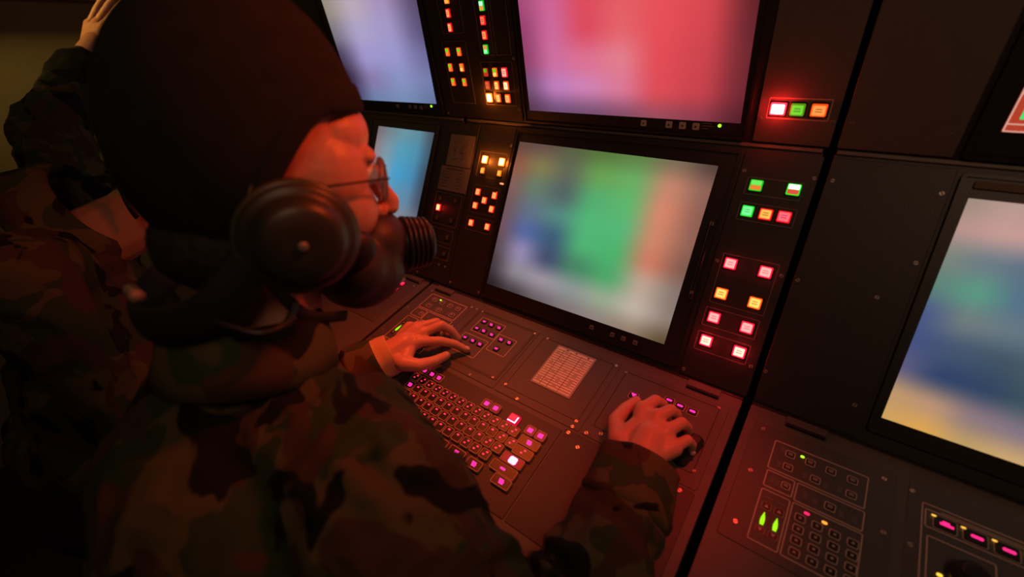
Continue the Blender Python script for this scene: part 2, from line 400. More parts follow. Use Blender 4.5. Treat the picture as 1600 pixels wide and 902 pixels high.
for y in (-0.1385, -0.1305, -0.098, -0.072): link('screen_line', slab(0.168, 0.0013, 0.0003, 0.0003, 0.0001), glow((225, 170, 150), 1.0), sc, (-0.1145, y, 0.0009))
for x, h_ in ((-0.1985, .118), (-0.173, .009), (-0.12, .009)): link('screen_line', slab(0.0013, h_, 0.0003, 0.0003, 0.0001), glow((225, 170, 150), 1.0), sc, (x, -0.0795 if h_ > .1 else -0.1345, 0.0009))


# ---------------------------------------------------------------- lit push buttons
RIMS = {'red': (255, 20, 30), 'pinkred': (235, 10, 40), 'orange': (255, 80, 10), 'green': (20, 200, 30), 'amber': (255, 120, 10), 'dim': (190, 50, 20)}
def legend_bars(w, h):
    return multi('legend', [(0, h*.13, w*.48, h*.10, .0002), (0, -h*.10, w*.52, h*.10, .0002)], ('lg', round(w, 4), round(h, 4)))
def push(t, x, y, w, h, rim, core, s=1.0, rs=1.0, z=0.0015, split=None, ink=True, hal=0):
    b = t.add('push_button', slab(w+.006, h+.006, 0.0012, 0.0018, 0.0005, 2), RUB, x, y, z)
    link('button_rim', slab(w+.0022, h+.0022, 0.0034, 0.0014, 0.0006, 2), glow(RIMS[rim] if isinstance(rim, str) else rim, rs), b, (0, 0, 0.0004))
    if split:
        (c1, s1), (c2, s2) = split
        link('upper_lens', slab(w-.0008, h/2-.0005, 0.0008, 0.0008, 0.0003), glow(c1, s1), b, (0, h/4, 0.0034))
        link('lower_lens', slab(w-.0008, h/2-.0005, 0.0008, 0.0008, 0.0003), glow(c2, s2), b, (0, -h/4, 0.0034))
    else:
        link('lens', slab(w-.0012, h-.0012, 0.0008, 0.0012, 0.0003, 2), glow(core, s), b, (0, 0, 0.0034))
        if ink: link('legend', legend_bars(w, h), glow(tuple(int(c*.72) for c in core), s*.8), b, (0, 0, 0.0042))
    if s >= 2 and not isinstance(rim, tuple) and ink is False or hal:
        L = bpy.data.lights.new('button_halo_light', 'POINT'); L.energy = hal or .11; L.shadow_soft_size = .004
        L.color = {'red': (1, .02, .02), 'orange': (1, .22, .02), 'pinkred': (1, .03, .04)}[rim]
        lo = bpy.data.objects.new('button_halo_light', L); C.objects.link(lo); lo.parent = b; lo.location = (0, 0, .011)  # added point light, throws a halo on the panel around a hot button
    return b
YO, OR, RO, PK, GR = (255, 205, 110), (255, 160, 90), (255, 120, 80), (255, 140, 140), (120, 255, 150)
# -- upper strip between the two upper monitors
t = Thing(UPN, -0.655, 0.01, 'button_panel', 'tall button panel between the two upper monitors, green and orange lights', 'control panel')
t.plate(-0.764, 0.006, -0.551, 0.40, PANEL)
for a in ((-0.735, 0.036, -0.670, 0.155), (-0.726, 0.168, -0.668, 0.30), (-0.634, 0.128, -0.602, 0.30), (-0.640, 0.036, -0.562, 0.117), (-0.596, 0.128, -0.560, 0.30)): t.frame(*a)
for i, x in enumerate((-0.722, -0.690)):
    for j, y in enumerate((0.136, 0.107, 0.079)):
        push(t, x, y, .008, .013, 'orange', YO, 1, 1, split=(((90, 220, 40), 1.0), (YO if (i, j) == (1, 1) else (255, 130, 50), 1.1)) if (i, j) != (1, 1) else (((235, 150, 50), 1.0), (YO, 1.2)))
push(t, -0.698, 0.226, .009, .013, 'amber', OR, 1.0, 1, split=(((110, 220, 50), 1), ((255, 190, 80), 1)))
push(t, -0.700, 0.203, .008, .013, 'red', OR, 1.1, 1); push(t, -0.702, 0.179, .008, .013, 'red', OR, 1.3, 1)
push(t, -0.700, 0.250, .008, .013, 'red', OR, 1.0, 1)
push(t, -0.614, 0.210, .009, .014, 'green', GR, 1, 1, split=(((170, 255, 200), 1.6), ((255, 150, 70), 1)))
push(t, -0.616, 0.187, .009, .013, 'red', RO, 1, 1); push(t, -0.617, 0.163, .009, .013, 'red', OR, 1, 1); push(t, -0.614, 0.235, .009, .013, 'red', RO, 1, 1)
push(t, -0.619, 0.139, .009, .014, 'green', GR, 1, 1, split=(((255, 140, 80), 1), ((130, 255, 160), 1.6)))
for j, (y, row) in enumerate(((0.0985, ('gd', 'go', 'p')), (0.0745, ('d', 'y', 'h')), (0.0505, ('hh', 'y', 'o')))):
    for x, k in zip((-0.628, -0.6045, -0.581), row):
        if k == 'gd': push(t, x, y, .008, .013, 'dim', OR, split=(((60, 190, 30), 1), ((190, 50, 20), 1)))
        elif k == 'go': push(t, x, y, .009, .014, 'orange', OR, split=(((110, 210, 40), 1), ((255, 200, 100), 1.2)))
        elif k == 'p': push(t, x, y, .011, .015, 'red', (255, 170, 150), 1.2)
        elif k == 'd': push(t, x, y, .009, .013, 'dim', (235, 100, 60), 1)
        elif k == 'y': push(t, x, y, .009, .014, 'orange', YO, 1.2)
        elif k == 'h': push(t, x, y, .010, .014, 'orange', (255, 215, 170), 1.5)
        elif k == 'hh': push(t, x, y, .012, .015, 'orange', (255, 200, 120), 9, 7, ink=False)
        else: push(t, x, y, .010, .014, 'orange', OR, 1.5)
for x, y in ((-0.758, 0.012), (-0.557, 0.030), (-0.557, 0.122)): t.screw(x, y, ma=METALD)
# -- lower strip: two panels
t = Thing(LP, -0.607, 0.01, 'button_panel', 'panel of orange square buttons just left of the lower centre monitor', 'control panel')
t.plate(-0.660, 0.006, -0.566, 0.366, PANEL)
t.frame(-0.647, 0.258, -0.574, 0.312); t.frame(-0.645, 0.180, -0.574, 0.240); t.frame(-0.645, 0.141, -0.574, 0.171)
for x in (-0.629, -0.583):
    push(t, x, 0.2945, .012, .014, 'orange', (255, 185, 100), 10, 8, ink=False)
    push(t, x, 0.271, .008, .010, 'amber', (255, 200, 80), 1.1)
for x, y in ((-0.629, 0.225), (-0.583, 0.224), (-0.607, 0.210), (-0.629, 0.1955), (-0.583, 0.195), (-0.630, 0.157), (-0.584, 0.157)):
    push(t, x, y, .010, .012, (255, 50, 15), (255, 165, 95), 1.3, 1.2)
t.add('indicator_lamp', slab(.0095, .0035, .002, .0017, .0006, 3), glow((255, 150, 100), 1.4), -0.572, 0.251, 0.0015)
for x, y in ((-0.655, 0.015), (-0.570, 0.015), (-0.570, 0.33)): t.screw(x, y, ma=METALD)
t = Thing(LP, -0.712, 0.01, 'button_panel', 'dark panel below the two taped notes with one red lit button', 'control panel')
t.plate(-0.770, 0.006, -0.664, 0.366, PANEL)
for a in ((-0.752, 0.136, -0.672, 0.209), (-0.752, 0.096, -0.676, 0.127), (-0.752, 0.058, -0.676, 0.088)): t.frame(*a)
push(t, -0.735, 0.173, .010, .013, 'red', (255, 160, 110), 3, 2, hal=.012)
UNLIT = mat('unlit_button', (0.10, 0.075, 0.055), 0.5)
for x, y in ((-0.737, 0.195), (-0.689, 0.196), (-0.735, 0.149), (-0.690, 0.150), (-0.736, 0.112), (-0.691, 0.111), (-0.735, 0.073), (-0.690, 0.073)):
    b = t.add('push_button', slab(.014, .016, .0014, .0018, .0005, 2), RUB, x, y, 0.0015)
    link('lens', slab(.0075, .010, .0012, .001, .0003), UNLIT, b, (0, 0, 0.0014))
t.screw(-0.700, 0.045, ma=METALD); t.screw(-0.680, 0.045, ma=METALD); t.screw(-0.764, 0.012, ma=METALD)
# the two notes taped on it
def note(x0, y0, x1, y1, label, rows, rz, diag=False):
    t = Thing(LP, (x0+x1)/2, (y0+y1)/2, 'paper_note', label, 'note')
    w, h = x1-x0, y1-y0; rnd = random.Random(7)
    t.add('sheet', slab(w, h, 0.0004, 0.0005, 0.0001), PAPERD, t.x, t.y, 0.0018, rz)
    if diag:
        bx = [(rnd.uniform(-.3, .3)*w, rnd.uniform(-.38, .38)*h, rnd.uniform(.06, .2)*w, .0009, .0001) for _ in range(16)] + [(rnd.uniform(-.3, .3)*w, rnd.uniform(-.3, .3)*h, .0009, rnd.uniform(.1, .3)*h, .0001) for _ in range(8)]
    else:
        bx = [(0, h*.40, w*.6, .0022, .0001)]
        for k in range(rows):
            y = h*(.27 - .62*k/(rows-1)); L = rnd.uniform(.2, .34)*w
            bx += [(-w*.42+L/2, y, L, .0012, .0001), (w*.2, y, rnd.uniform(.1, .3)*w, .0012, .0001)]
    t.add('handwriting' if diag else 'printed_text', multi('ink', bx), INK, t.x, t.y, 0.0022, rz)
note(-0.741, 0.271, -0.668, 0.340, 'upper taped paper note with a faint sketch, beside orange buttons', 5, 0.0, True)
note(-0.752, 0.2145, -0.664, 0.2685, 'lower taped paper note with rows of small print, under the sketch', 6, 0.0)
# -- right lower panel
t = Thing(LP, -0.083, 0.01, 'button_panel', 'panel right of the lower centre monitor with green, amber and red square buttons', 'control panel')
t.plate(-0.133, 0.004, -0.0315, 0.366, PANEL)
t.frame(-0.119, 0.301, -0.045, 0.327); t.frame(-0.119, 0.262, -0.043, 0.289)
t.frame(-0.121, 0.129, -0.043, 0.208); t.frame(-0.122, 0.091, -0.045, 0.121); t.frame(-0.123, 0.050, -0.046, 0.081)
push(t, -0.105, 0.315, .015, .014, 'green', GR, split=(((110, 230, 90), 1.1), ((240, 130, 50), 1)))
push(t, -0.056, 0.316, .015, .014, 'green', GR, split=(((200, 255, 200), 3), ((225, 80, 60), 1)), rs=1.3)
push(t, -0.106, 0.276, .014, .014, 'green', (110, 255, 140), 1.3, 1.3)
push(t, -0.081, 0.2755, .015, .014, 'red', (255, 175, 75), 1.2); push(t, -0.057, 0.276, .015, .014, 'red', (255, 95, 110), 1.3)
for x, y in ((-0.107, 0.194), (-0.058, 0.193), (-0.107, 0.107), (-0.059, 0.106), (-0.108, 0.068), (-0.059, 0.067)):
    hot = y < 0.08
    push(t, x, y, .015, .0145, 'pinkred', (255, 150, 145) if not hot else (255, 175, 150), 1.6 if not hot else 2.2, 2.5 if not hot else 5, hal=.035 if hot else .012)
for x, y in ((-0.107, 0.146), (-0.059, 0.145)): push(t, x, y, .015, .0145, 'orange', (255, 190, 90), 1.5, 1.6)
for x, y in ((-0.127, 0.194), (-0.037, 0.193), (-0.038, 0.051), (-0.127, 0.335), (-0.036, 0.335), (-0.128, 0.012)): t.screw(x, y, ma=METALD)
# catch on the monitor's right side
t = Thing(LP, -0.150, 0.19, 'monitor_catch', 'thin black sliding catch on the right edge of the lower centre monitor', 'catch')
t.add('catch_bar', slab(.006, .13, .004, .003, .001, 3), RUB, -0.149, 0.19, 0.004)
t.screw(-0.149, 0.248, 0.008, .0035); t.screw(-0.149, 0.136, 0.008, .003, METALD)
# -- upper right panel with three buttons
t = Thing(UPN, -0.078, 0.01, 'button_panel', 'upper panel with glaring red, green and orange buttons in a row', 'control panel')
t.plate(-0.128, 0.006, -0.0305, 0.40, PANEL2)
t.frame(-0.116, 0.0405, -0.0405, 0.069, LINE, t=.0011); 
push(t, -0.103, 0.0545, .017, .014, 'red', (255, 120, 120), 16, 14, ink=False)
push(t, -0.079, 0.0545, .015, .014, (90, 140, 20), (110, 215, 50), 1.0); push(t, -0.054, 0.055, .016, .014, 'orange', (255, 150, 70), 1.1)
for x, y in ((-0.1235, 0.039), (-0.035, 0.040), (-0.122, 0.186), (-0.035, 0.3)): t.screw(x, y)
# blank panels
t = Thing(UPN, 0.04, 0.01, 'equipment_module', 'plain dark blank module right of the glaring red button', 'panel')
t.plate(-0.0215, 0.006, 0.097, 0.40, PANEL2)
for x, y in ((-0.013, 0.0395), (0.087, 0.033), (-0.013, 0.3)): t.screw(x, y)
t.frame(0.018, 0.188, 0.06, 0.20, LINED, name='label_holder')
t = Thing(LP, 0.04, 0.01, 'equipment_module', 'plain dark blank module left of the lower right monitor', 'panel')
t.plate(-0.0215, 0.004, 0.107, 0.366, PANEL)
for x, y in ((-0.014, 0.335), (-0.016, 0.192), (-0.018, 0.051), (0.075, 0.193), (0.092, 0.046), (0.100, 0.335), (0.1, 0.246)): t.screw(x, y, ma=METALD)
t = Thing(LP, 0.16, 0.348, 'label_strip', 'worn brown label strip above the lower right monitor', 'label')
t.add('strip', slab(.075, .009, .0006, .001, .0002), mat('worn_label', (0.12, 0.08, 0.05), 0.8, 0, .5, 300, 0.5), 0.163, 0.3495, 0.0045)

# ---------------------------------------------------------------- desk modules
# keyboard
MG, HOT, RD = (255, 40, 150), (255, 160, 200), (255, 45, 80)
kb = Thing(DK, -0.40, 0.17, 'keyboard', 'black backlit keyboard with glowing magenta legends under the left hand', 'keyboard')
kb.plate(-0.558, 0.150, -0.2440, 0.307, KEYB, 0.0012)
def key(x, y, w, legend, h=0.0155):
    k = kb.add('key', slab(w, h, 0.0045, 0.0022, 0.0009, 2), KEYC, x, y, 0.0012)
    link('key_outline', ring(w+.0006, h+.0006, 0.0012, 0.0047, 0.0028, 3), KLINE, k, (0, 0, 0.0))
    if legend == 2:
        link('legend', multi('l2', [(.0018, .0038, .0036, .0024, .0002), (-.0018, -.0016, .0036, .0024, .0002)], 'l2'), glow(RD, 1.5), k, (0, 0, .0045))
    elif legend == 1:
        link('legend', multi('l1', [(-.001, .0034, .0042, .0026, .0002)], 'l1'), glow(RD, 1.6), k, (0, 0, .0045))
    elif legend == 'm':
        link('legend', multi('lm', [(-.0006, .0024, .0078, .0022, .0002), (.0004, -.0001, .0086, .0018, .0002), (.0004, -.0026, .0074, .0020, .0002)], 'lm'), glow(MG, 1.8), k, (0, 0, .0045))
    elif legend == 'block':
        link('legend', slab(.0085, .0075, .0003, .001, .0001), glow(MG, 1.6), k, (0, 0, .0045))
        link('legend_surround', slab(w-.003, h-.003, .0002, .001, .0001), glow((110, 10, 30), 1.0), k, (0, 0, .0045))
    return k
R0, R1, R2, R3, R4, R5 = 0.2845, 0.2650, 0.2470, 0.2295, 0.2115, 0.1925
for x in (-0.526, -0.507, -0.489): key(x, R0, .0165, 'm')
for x in (-0.377, -0.358, -0.285, -0.266): key(x, R0 if x < -.3 else 0.2790, .0165, 'block')
for i in range(13): key(-0.530+.0186*i, R1, .0162, 2)
key(-0.2745, 0.2605, .0345, 'm')
key(-0.5265, R2, .0170, 'm')
for i in range(11): key(-0.5075+.0190*i, R2, .0165, 2 if i > 9 else 1)
key(-0.2985, R2, .0165, 2); key(-0.2740, 0.2425, .0325, 2)
key(-0.5245, R3, .0250, 'm')
for i in range(11): key(-0.5010+.0189*i, R3, .0165, 2 if i > 8 else 1)
ent = key(-0.2800, 0.2245, .0370, 0)
link('legend', slab(.013, .0115, .0004, .002, .0001), glow((255, 110, 190), 6), ent, (0.001, 0.0, .0045))
link('legend_surround', slab(.034, .0130, .0002, .001, .0001), glow((130, 5, 25), 1.0), ent, (0, 0, .0045))
key(-0.5215, R4, .0330, 'm')
for i in range(10): key(-0.4935+.0190*i, R4, .0165, 2 if i > 6 else 1)
sh = key(-0.2835, 0.2065, .0440, 0)
link('legend', slab(.009, .0035, .0003, .001, .0001), glow(MG, 1.6), sh, (-.001, 0, .0045))
for x, w_, l in ((-0.5240, .026, 'm'), (-0.4870, .030, 'm'), (-0.4520, .030, 1), (-0.4080, .050, 0), (-0.3620, .030, 'm'), (-0.3265, .026, 'm'), (-0.2750, .030, 'm')): key(x, 0.190, w_, l)
# the brightly lit raised key above the number row
k = kb.add('lit_key', slab(.0195, .0175, .006, .003, .0015, 2), glow((215, 15, 50), 1.0), -0.3200, 0.2830, 0.0012)
tag(k, 'raised red lit key with a white glowing corner')
link('key_corner_glow', multi('cg', [(0.0, -.0062, .0150, .0020, .0004), (.0066, -.001, .0020, .0120, .0004)], 'cg'), glow((255, 150, 215), 4), k, (0, 0, .006))
link('key_top', slab(.012, .009, .0004, .001, .0002), glow((240, 40, 70), 1.0), k, (-.001, .0012, .006))

def deskplate(x0, y0, x1, y1, name, label, cat, group=None, ma=DESKP):
    t = Thing(DK, (x0+x1)/2, (y0+y1)/2, name, label, cat, group)
    t.plate(x0, y0, x1, y1, ma, 0.0010, 0, 'plate', 0.003)
    return t
# intercom keypad unit (one on the centre bay, the same unit on the right bay)
def keypad(ox, oy, label, x0, x1, y0, y1, screws):
    t = deskplate(x0, y0, x1, y1, 'intercom_keypad', label, 'keypad', 'intercom keypad units')
    z = 0.0010
    F = lambda a, b, c, d: t.add('border_line', ring(c-a, b-d, .0013, .0005, .002), LINE, ox+(a+c)/2, oy+(b+d)/2, z)
    F(0, 0, .106, -.047); F(0.001, -.0495, .034, -.0745); F(.036, -.0495, .107, -.0765); F(.001, -.0785, .034, -.150); F(.036, -.0785, .108, -.150)
    def small(x, y, w=.0115, h=.0105, dot=True):
        b = t.add('keypad_button', slab(w-.002, h-.002, .0016, .0015, .0005, 2), KEYC, ox+x, oy+y, z)
        link('button_outline', ring(w, h, .0011, .0010, .002), LINE, b, (0, 0, 0))
        link('symbol', multi('sym', [(0, 0, .0026, .0022, .0002)], 'sym') if dot else multi('sym2', [(0, 0.0012, .0056, .0010, .0002), (0, -.001, .005, .0010, .0002)], 'sym2'), CREAM if dot else LINE, b, (0, 0, .0016))
        return b
    for x in (.021, .044, .067, .090): small(x, -.0140, dot=False)
    for x, y in ((.022, -.0345), (.053, -.0355), (.091, -.0350)): small(x, y, dot=False)
    small(.025, -.062, .010, .010, False); small(.073, -.0635, .012, .011, False)
    for x, y in ((.012, -.0345), (.012, -.010), (.042, -.0355), (.065, -.0365), (.079, -.034), (.010, -.061), (.0165, -.0625), (.047, -.062), (.058, -.064), (.085, -.0655), (.098, -.065)):
        t.add('printed_text', multi('pt', [(0, .0032, .0052, .0008, .0002), (0, .0010, .0060, .0008, .0002), (0, -.0012, .0046, .0008, .0002), (0, -.0034, .0056, .0008, .0002)], 'pt'), LINED, ox+x, oy+y, z)
    for i in range(4):
        for j in range(4): small(.0470+.0176*i+.0006*j, -.0955-.0146*j)
    for i, c in ((0, glow((255, 30, 90), 1.8)), (1, glow((255, 150, 50), 1.8))):
        t.add('status_led', slab(.0058, .0030, .0012, .0014, .0004, 2), c, ox+.0525+.0185*i, oy-.0855-.001*i, z)
    t.add('status_led', slab(.0045, .0030, .0012, .0014, .0004, 2), glow((180, 255, 50), 1.8), ox+.0345, oy-.0095, z)
    for x in (.0115, .0255):
        t.add('level_indicator', multi('lv%d' % (x*1e4), [(0, .0082-.0028*k, (.0012, .0026, .0040, .0048, .0048, .0040)[k], .0024, .0008) for k in range(6)] , 'lv'), glow((150, 235, 20), 1.3), ox+x, oy-.1190, z)
        for y, up in ((-.1005, 1), (-.1330, -1)):
            b = t.add('level_button', slab(.0095, .0085, .0014, .0015, .0004, 2), KEYC, ox+x, oy+y, z)
            link('button_outline', ring(.0105, .0095, .0007, .0005, .002), LINE, b, (0, 0, 0)); link('arrow', tri(.0045, .0040, .0002, up), CREAM, b, (0, 0, .0014))
        t.add('printed_text', multi('pl', [(0, 0, .009, .0010, .0002)], 'pl'), LINED, ox+x, oy-.0885, z)
    for x, y in screws: t.screw(x, y, z)
keypad(-0.678, 0.4610, 'intercom keypad beyond the left hand, green level bars', -0.7035, -0.5590, 0.300, 0.4700, ((-0.686, 0.4665), (-0.697, 0.400), (-0.6955, 0.324), (-0.563, 0.465), (-0.563, 0.40)))
keypad(0.0195, 0.4420, 'intercom keypad on the right console bay, green level bars', -0.0100, 0.1520, 0.280, 0.4620, ((0.002, 0.452), (0.003, 0.380), (0.005, 0.304), (0.140, 0.449), (0.145, 0.377)))
# magenta button panel under the left index finger
t = deskplate(-0.5565, 0.316, -0.3905, 0.4700, 'magenta_button_panel', 'desk panel of small glowing magenta buttons at the left fingertip', 'control panel')
t.groove(-0.540, 0.332, -0.396, 0.466, 0.001); t.groove(-0.5365, 0.3355, -0.3995, 0.4625, 0.001, .0006)
def lframe(x0, y0, x1, y1): t.add('border_line', ring(x1-x0, y1-y0, .0010, .0004, .002), LINE, (x0+x1)/2, (y0+y1)/2, 0.001)
lframe(-0.5215, 0.410, -0.4605, 0.4515); lframe(-0.5265, 0.3530, -0.4660, 0.4010); lframe(-0.4600, 0.3830, -0.4165, 0.4280)
for i, (x, y) in enumerate(((-0.509, 0.441), (-0.490, 0.440), (-0.470, 0.440), (-0.511, 0.419), (-0.493, 0.419), (-0.472, 0.418), (-0.516, 0.388), (-0.496, 0.388), (-0.477, 0.387), (-0.499, 0.3625), (-0.447, 0.416), (-0.428, 0.417), (-0.441, 0.393))):
    b = t.add('small_button', slab(.012, .0105, .0022, .0018, .0006, 2), KEYC, x, y, 0.001)
    link('legend', multi('mg%d' % (i % 3), [(-.001, .0020, .0062, .0014, .0002), (0, 0, .0070, .0014, .0002), (.0008, -.0020, .0060, .0014, .0002)] if i % 3 else [(0, .001, .0070, .0016, .0002), (0, -.0012, .0060, .0016, .0002)], 'mg%d' % (i % 3)), glow(MG if i != 9 else HOT, 1.5 if i != 9 else 3), b, (0, 0, .0022))
for x, y in ((-0.5565+.007, 0.4655), (-0.533, 0.4645), (-0.398, 0.461), (-0.405, 0.3355), (-0.446, 0.3205), (-0.54, 0.3205)): t.screw(x, y, 0.001, .0027)
# card panel
t = deskplate(-0.3885, 0.316, -0.2215, 0.4700, 'blank_desk_panel', 'plain desk panel holding the white reference card', 'panel')
t.groove(-0.376, 0.331, -0.232, 0.4610, 0.001, .0007)
for x, y in ((-0.3690, 0.4605), (-0.2285, 0.4605), (-0.2335, 0.331), (-0.3755, 0.335), (-0.340, 0.3195), (-0.234, 0.3195)): t.screw(x, y, 0.001)
t = Thing(DK, -0.303, 0.4095, 'reference_card', 'white printed table card in a clear sleeve between the two hands', 'card')
t.add('sleeve', slab(.0780, .0960, .0012, .0015, .0004, 2), CLEAR, -0.303, 0.4090, 0.001)
cd = t.add('card', slab(.0715, .0890, .0004, .0005, .0001), PAPER, -0.303, 0.4085, 0.0022)
bx = [(0, .0445-.0052*k-.006, .0700, .0011, .0001) for k in range(16)] + [(x, -.002, .0009, .0850, .0001) for x in (-.0215, -.0075, .014)]
link('table_rule', multi('rules', bx), mat('rule_ink', (0.14, 0.07, 0.05), .8), cd, (0, 0, .0004))
rnd = random.Random(3)
link('printed_text', multi('cells', [(rnd.choice((-.029, -.015, .003, .024)), .0445-.0052*k-.0086, rnd.uniform(.003, .008), .0010, .0001) for k in range(15) for _ in range(2)] + [(-.016, .0425, .006, .002, .0001), (.002, .0425, .004, .002, .0001), (.026, .0425, .003, .003, .0001)]), INK, cd, (0, 0, .0004))
# pointing panel under the right hand
t = deskplate(-0.2195, 0.316, -0.0460, 0.4660, 'trackball_panel', 'desk panel with magenta keys under the right hand, reddish light on it', 'control panel')
t.groove(-0.208, 0.3365, -0.058, 0.4570, 0.001, .0009)
for x, y in ((-0.2105, 0.3205), (-0.191, 0.3300)): t.screw(x, y, 0.001, .0034)
for x, y in ((-0.208, 0.455), (-0.060, 0.4575), (-0.0575, 0.342)): t.screw(x, y, 0.001, .0026, METALD)
for x, y in ((-0.178, 0.417), (-0.127, 0.4345), (-0.1095, 0.4325), (-0.0905, 0.4315), (-0.131, 0.414)):
    b = t.add('small_button', slab(.0135, .0115, .0022, .0018, .0006, 2), KEYC, x, y, 0.001)
    link('button_outline', ring(.0155, .0135, .0008, .0006, .0025), LINE, b, (0, 0, 0))
    link('legend', slab(.0085, .0034, .0003, .001, .0001) if x != -0.178 else tri(.009, .006, .0003, -1), glow(MG, 1.8), b, (0, 0, .0022))
t.add('ball_ring', disc(.030, .006, 32, .004), RUB, -0.098, 0.372, 0.001)
def ball_mesh(r, zc, n=20, mm=10):
    vs = [(r*math.sin(math.pi/2*j/mm)*math.cos(2*math.pi*i/n), r*math.sin(math.pi/2*j/mm)*math.sin(2*math.pi*i/n), zc + r*math.cos(math.pi/2*j/mm)) for j in range(1, mm+1) for i in range(n)]
    vs.append((0, 0, zc+r)); fs = []
    for j in range(mm-1):
        for i in range(n): k2 = (i+1) % n; fs.append((j*n+i, (j+1)*n+i, (j+1)*n+k2, j*n+k2))
    for i in range(n): fs.append((mm*n, i, (i+1) % n))
    return pyd('ball', vs, fs)
t.add('trackball', ball_mesh(.022, 0), RUB, -0.098, 0.372, 0.002)
t.add('palm_rest', slab(.022, .055, .013, .009, .005, 4), RUB, -0.0745, 0.366, 0.001, -0.25)
# lower desk cover right of the keyboard
t = deskplate(-0.2415, 0.150, -0.0460, 0.3130, 'lower_desk_cover', 'plain dark desk cover in front of the trackball panel, bright corner screws', 'panel', None, KEYB)
for x, y in ((-0.2100, 0.2930), (-0.0645, 0.3065), (-0.234, 0.3075)): t.screw(x, y, 0.001, .0034)
# right bay panel with three magenta keys and a knob
t = deskplate(0.1640, 0.280, 0.3300, 0.4620, 'selector_panel', 'selector panel at lower right corner with three glowing magenta keys', 'control panel')
for a in ((0.1770, 0.300, 0.300, 0.4390), (0.1800, 0.4080, 0.2960, 0.4320), (0.1825, 0.303, 0.2400, 0.3985)): t.add('border_line', ring(a[2]-a[0], a[3]-a[1], .0013, .0005, .002), LINE, (a[0]+a[2])/2, (a[1]+a[3])/2, .001)
t.add('border_line', multi('bl', [(0, 0, .075, .0009, .0004), (.012, .004, .06, .0009, .0004)]), LINE, 0.232, 0.4340, 0.001)
for i, x in enumerate((0.199, 0.2245, 0.2500, 0.2755)):
    b = t.add('selector_key', slab(.019, .0150, .0022, .0018, .0006, 2), KEYC, x-.001, 0.4200, 0.001)
    link('button_outline', ring(.0215, .0175, .0008, .0006, .0025), LINE, b, (0, 0, 0))
    link('legend', slab(.0105, .0034, .0003, .001, .0001) if i else multi('arch', [(0, -.0012, .0120, .0028, .0003), (-.0006, .0014, .0062, .0026, .0003)]), glow((255, 35, 120), 1.6), b, (.001, 0, .0022))
    link('status_led', slab(.0046, .0018, .0006, .0008, .0002), glow((255, 190, 70), 1.5), b, (-.0105, .0052, .0022))
t.add('status_led', slab(.005, .0032, .0012, .0015, .0004, 2), glow((255, 205, 60), 1.6), 0.1945, 0.3575, 0.001)
kn = t.add('knob', disc(.017, .018, 28, .003), RUB, 0.2160, 0.3650, 0.001)
link('knob_cap', disc(.011, .004, 24), RUB, kn, (0, 0, .018))
t.screw(0.1675, 0.4480, 0.001, .0030)
t.screw(0.1690, 0.377, 0.001, .0030)
# left bay desk plate: pink keys, red glow standing in for a lit fingertip
t = Thing(DK, -0.84, 0.42, 'left_button_plate', 'small desk plate on the left bay by the microphone, red glow standing in for a fingertip', 'control panel')
t.plate(-0.905, 0.33, -0.735, 0.468, DESKP, 0.001, 0, 'plate', 0.003)
for x, y in ((-0.775, 0.4535), (-0.795, 0.4535), (-0.815, 0.4535), (-0.775, 0.432), (-0.795, 0.432)):
    push(t, x, y, .011, .008, (255, 20, 60), (255, 60, 120), 1.4, 1.2, 0.001)
for x, y in ((-0.741, 0.46), (-0.741, 0.34)): t.screw(x, y, 0.001)
#PEOPLE
# ---------------------------------------------------------------- people: helpers
F_PX = 690.0
def ray(u, v): return right*((u-800)/F_PX) + down*((v-451)/F_PX) + fwd
def at(u, v, z): return G + ray(u, v)*z                     # a point seen at pixel (u, v), z metres in front of the eye
def over(u, v, h):                                          # ... standing h metres above the desk surface
    r = ray(u, v); return G + r*((-0.6024 + h)/(n0 @ r if False else n0.dot(r)))
def ell(bm, c, ax, rad, n=20, mm=12):
    c = V(c); rows = []
    for j in range(mm+1):
        th = math.pi*j/mm
        if j in (0, mm): rows.append([bm.verts.new(c + ax[2]*(rad[2]*math.cos(th)))]); continue
        rows.append([bm.verts.new(c + ax[0]*(rad[0]*math.sin(th)*math.cos(2*math.pi*i/n)) + ax[1]*(rad[1]*math.sin(th)*math.sin(2*math.pi*i/n)) + ax[2]*(rad[2]*math.cos(th))) for i in range(n)])
    for j in range(mm):
        a, b = rows[j], rows[j+1]
        for i in range(n):
            k = (i+1) % n
            if len(a) == 1: bm.faces.new((a[0], b[i], b[k]))
            elif len(b) == 1: bm.faces.new((a[i], b[0], a[k]))
            else: bm.faces.new((a[i], b[i], b[k], a[k]))
XYZ = (V((1, 0, 0)), V((0, 1, 0)), V((0, 0, 1)))
def cap(bm, p0, r0, p1, r1, n=14):
    p0, p1 = V(p0), V(p1); d = p1-p0; L = d.length
    if L < 1e-6: return ell(bm, p0, XYZ, (r0, r0, r0))
    d /= L; q = d.to_track_quat('Z', 'Y'); a, b = q @ V((1, 0, 0)), q @ V((0, 1, 0)); rows = []
    prof = [(-r0*math.cos(t), r0*math.sin(t)) for t in [math.pi/2*k/5 for k in range(6)]] + [(L + r1*math.sin(t), r1*math.cos(t)) for t in [math.pi/2*k/5 for k in range(6)]]
    for k, (z, r) in enumerate(prof):
        if k in (0, len(prof)-1): rows.append([bm.verts.new(p0 + d*z)])
        else: rows.append([bm.verts.new(p0 + d*z + a*(r*math.cos(2*math.pi*i/n)) + b*(r*math.sin(2*math.pi*i/n))) for i in range(n)])
    for j in range(len(rows)-1):
        A, B = rows[j], rows[j+1]
        for i in range(n):
            k = (i+1) % n
            if len(A) == 1: bm.faces.new((A[0], B[k], B[i]))
            elif len(B) == 1: bm.faces.new((A[i], A[k], B[0]))
            else: bm.faces.new((A[i], A[k], B[k], B[i]))
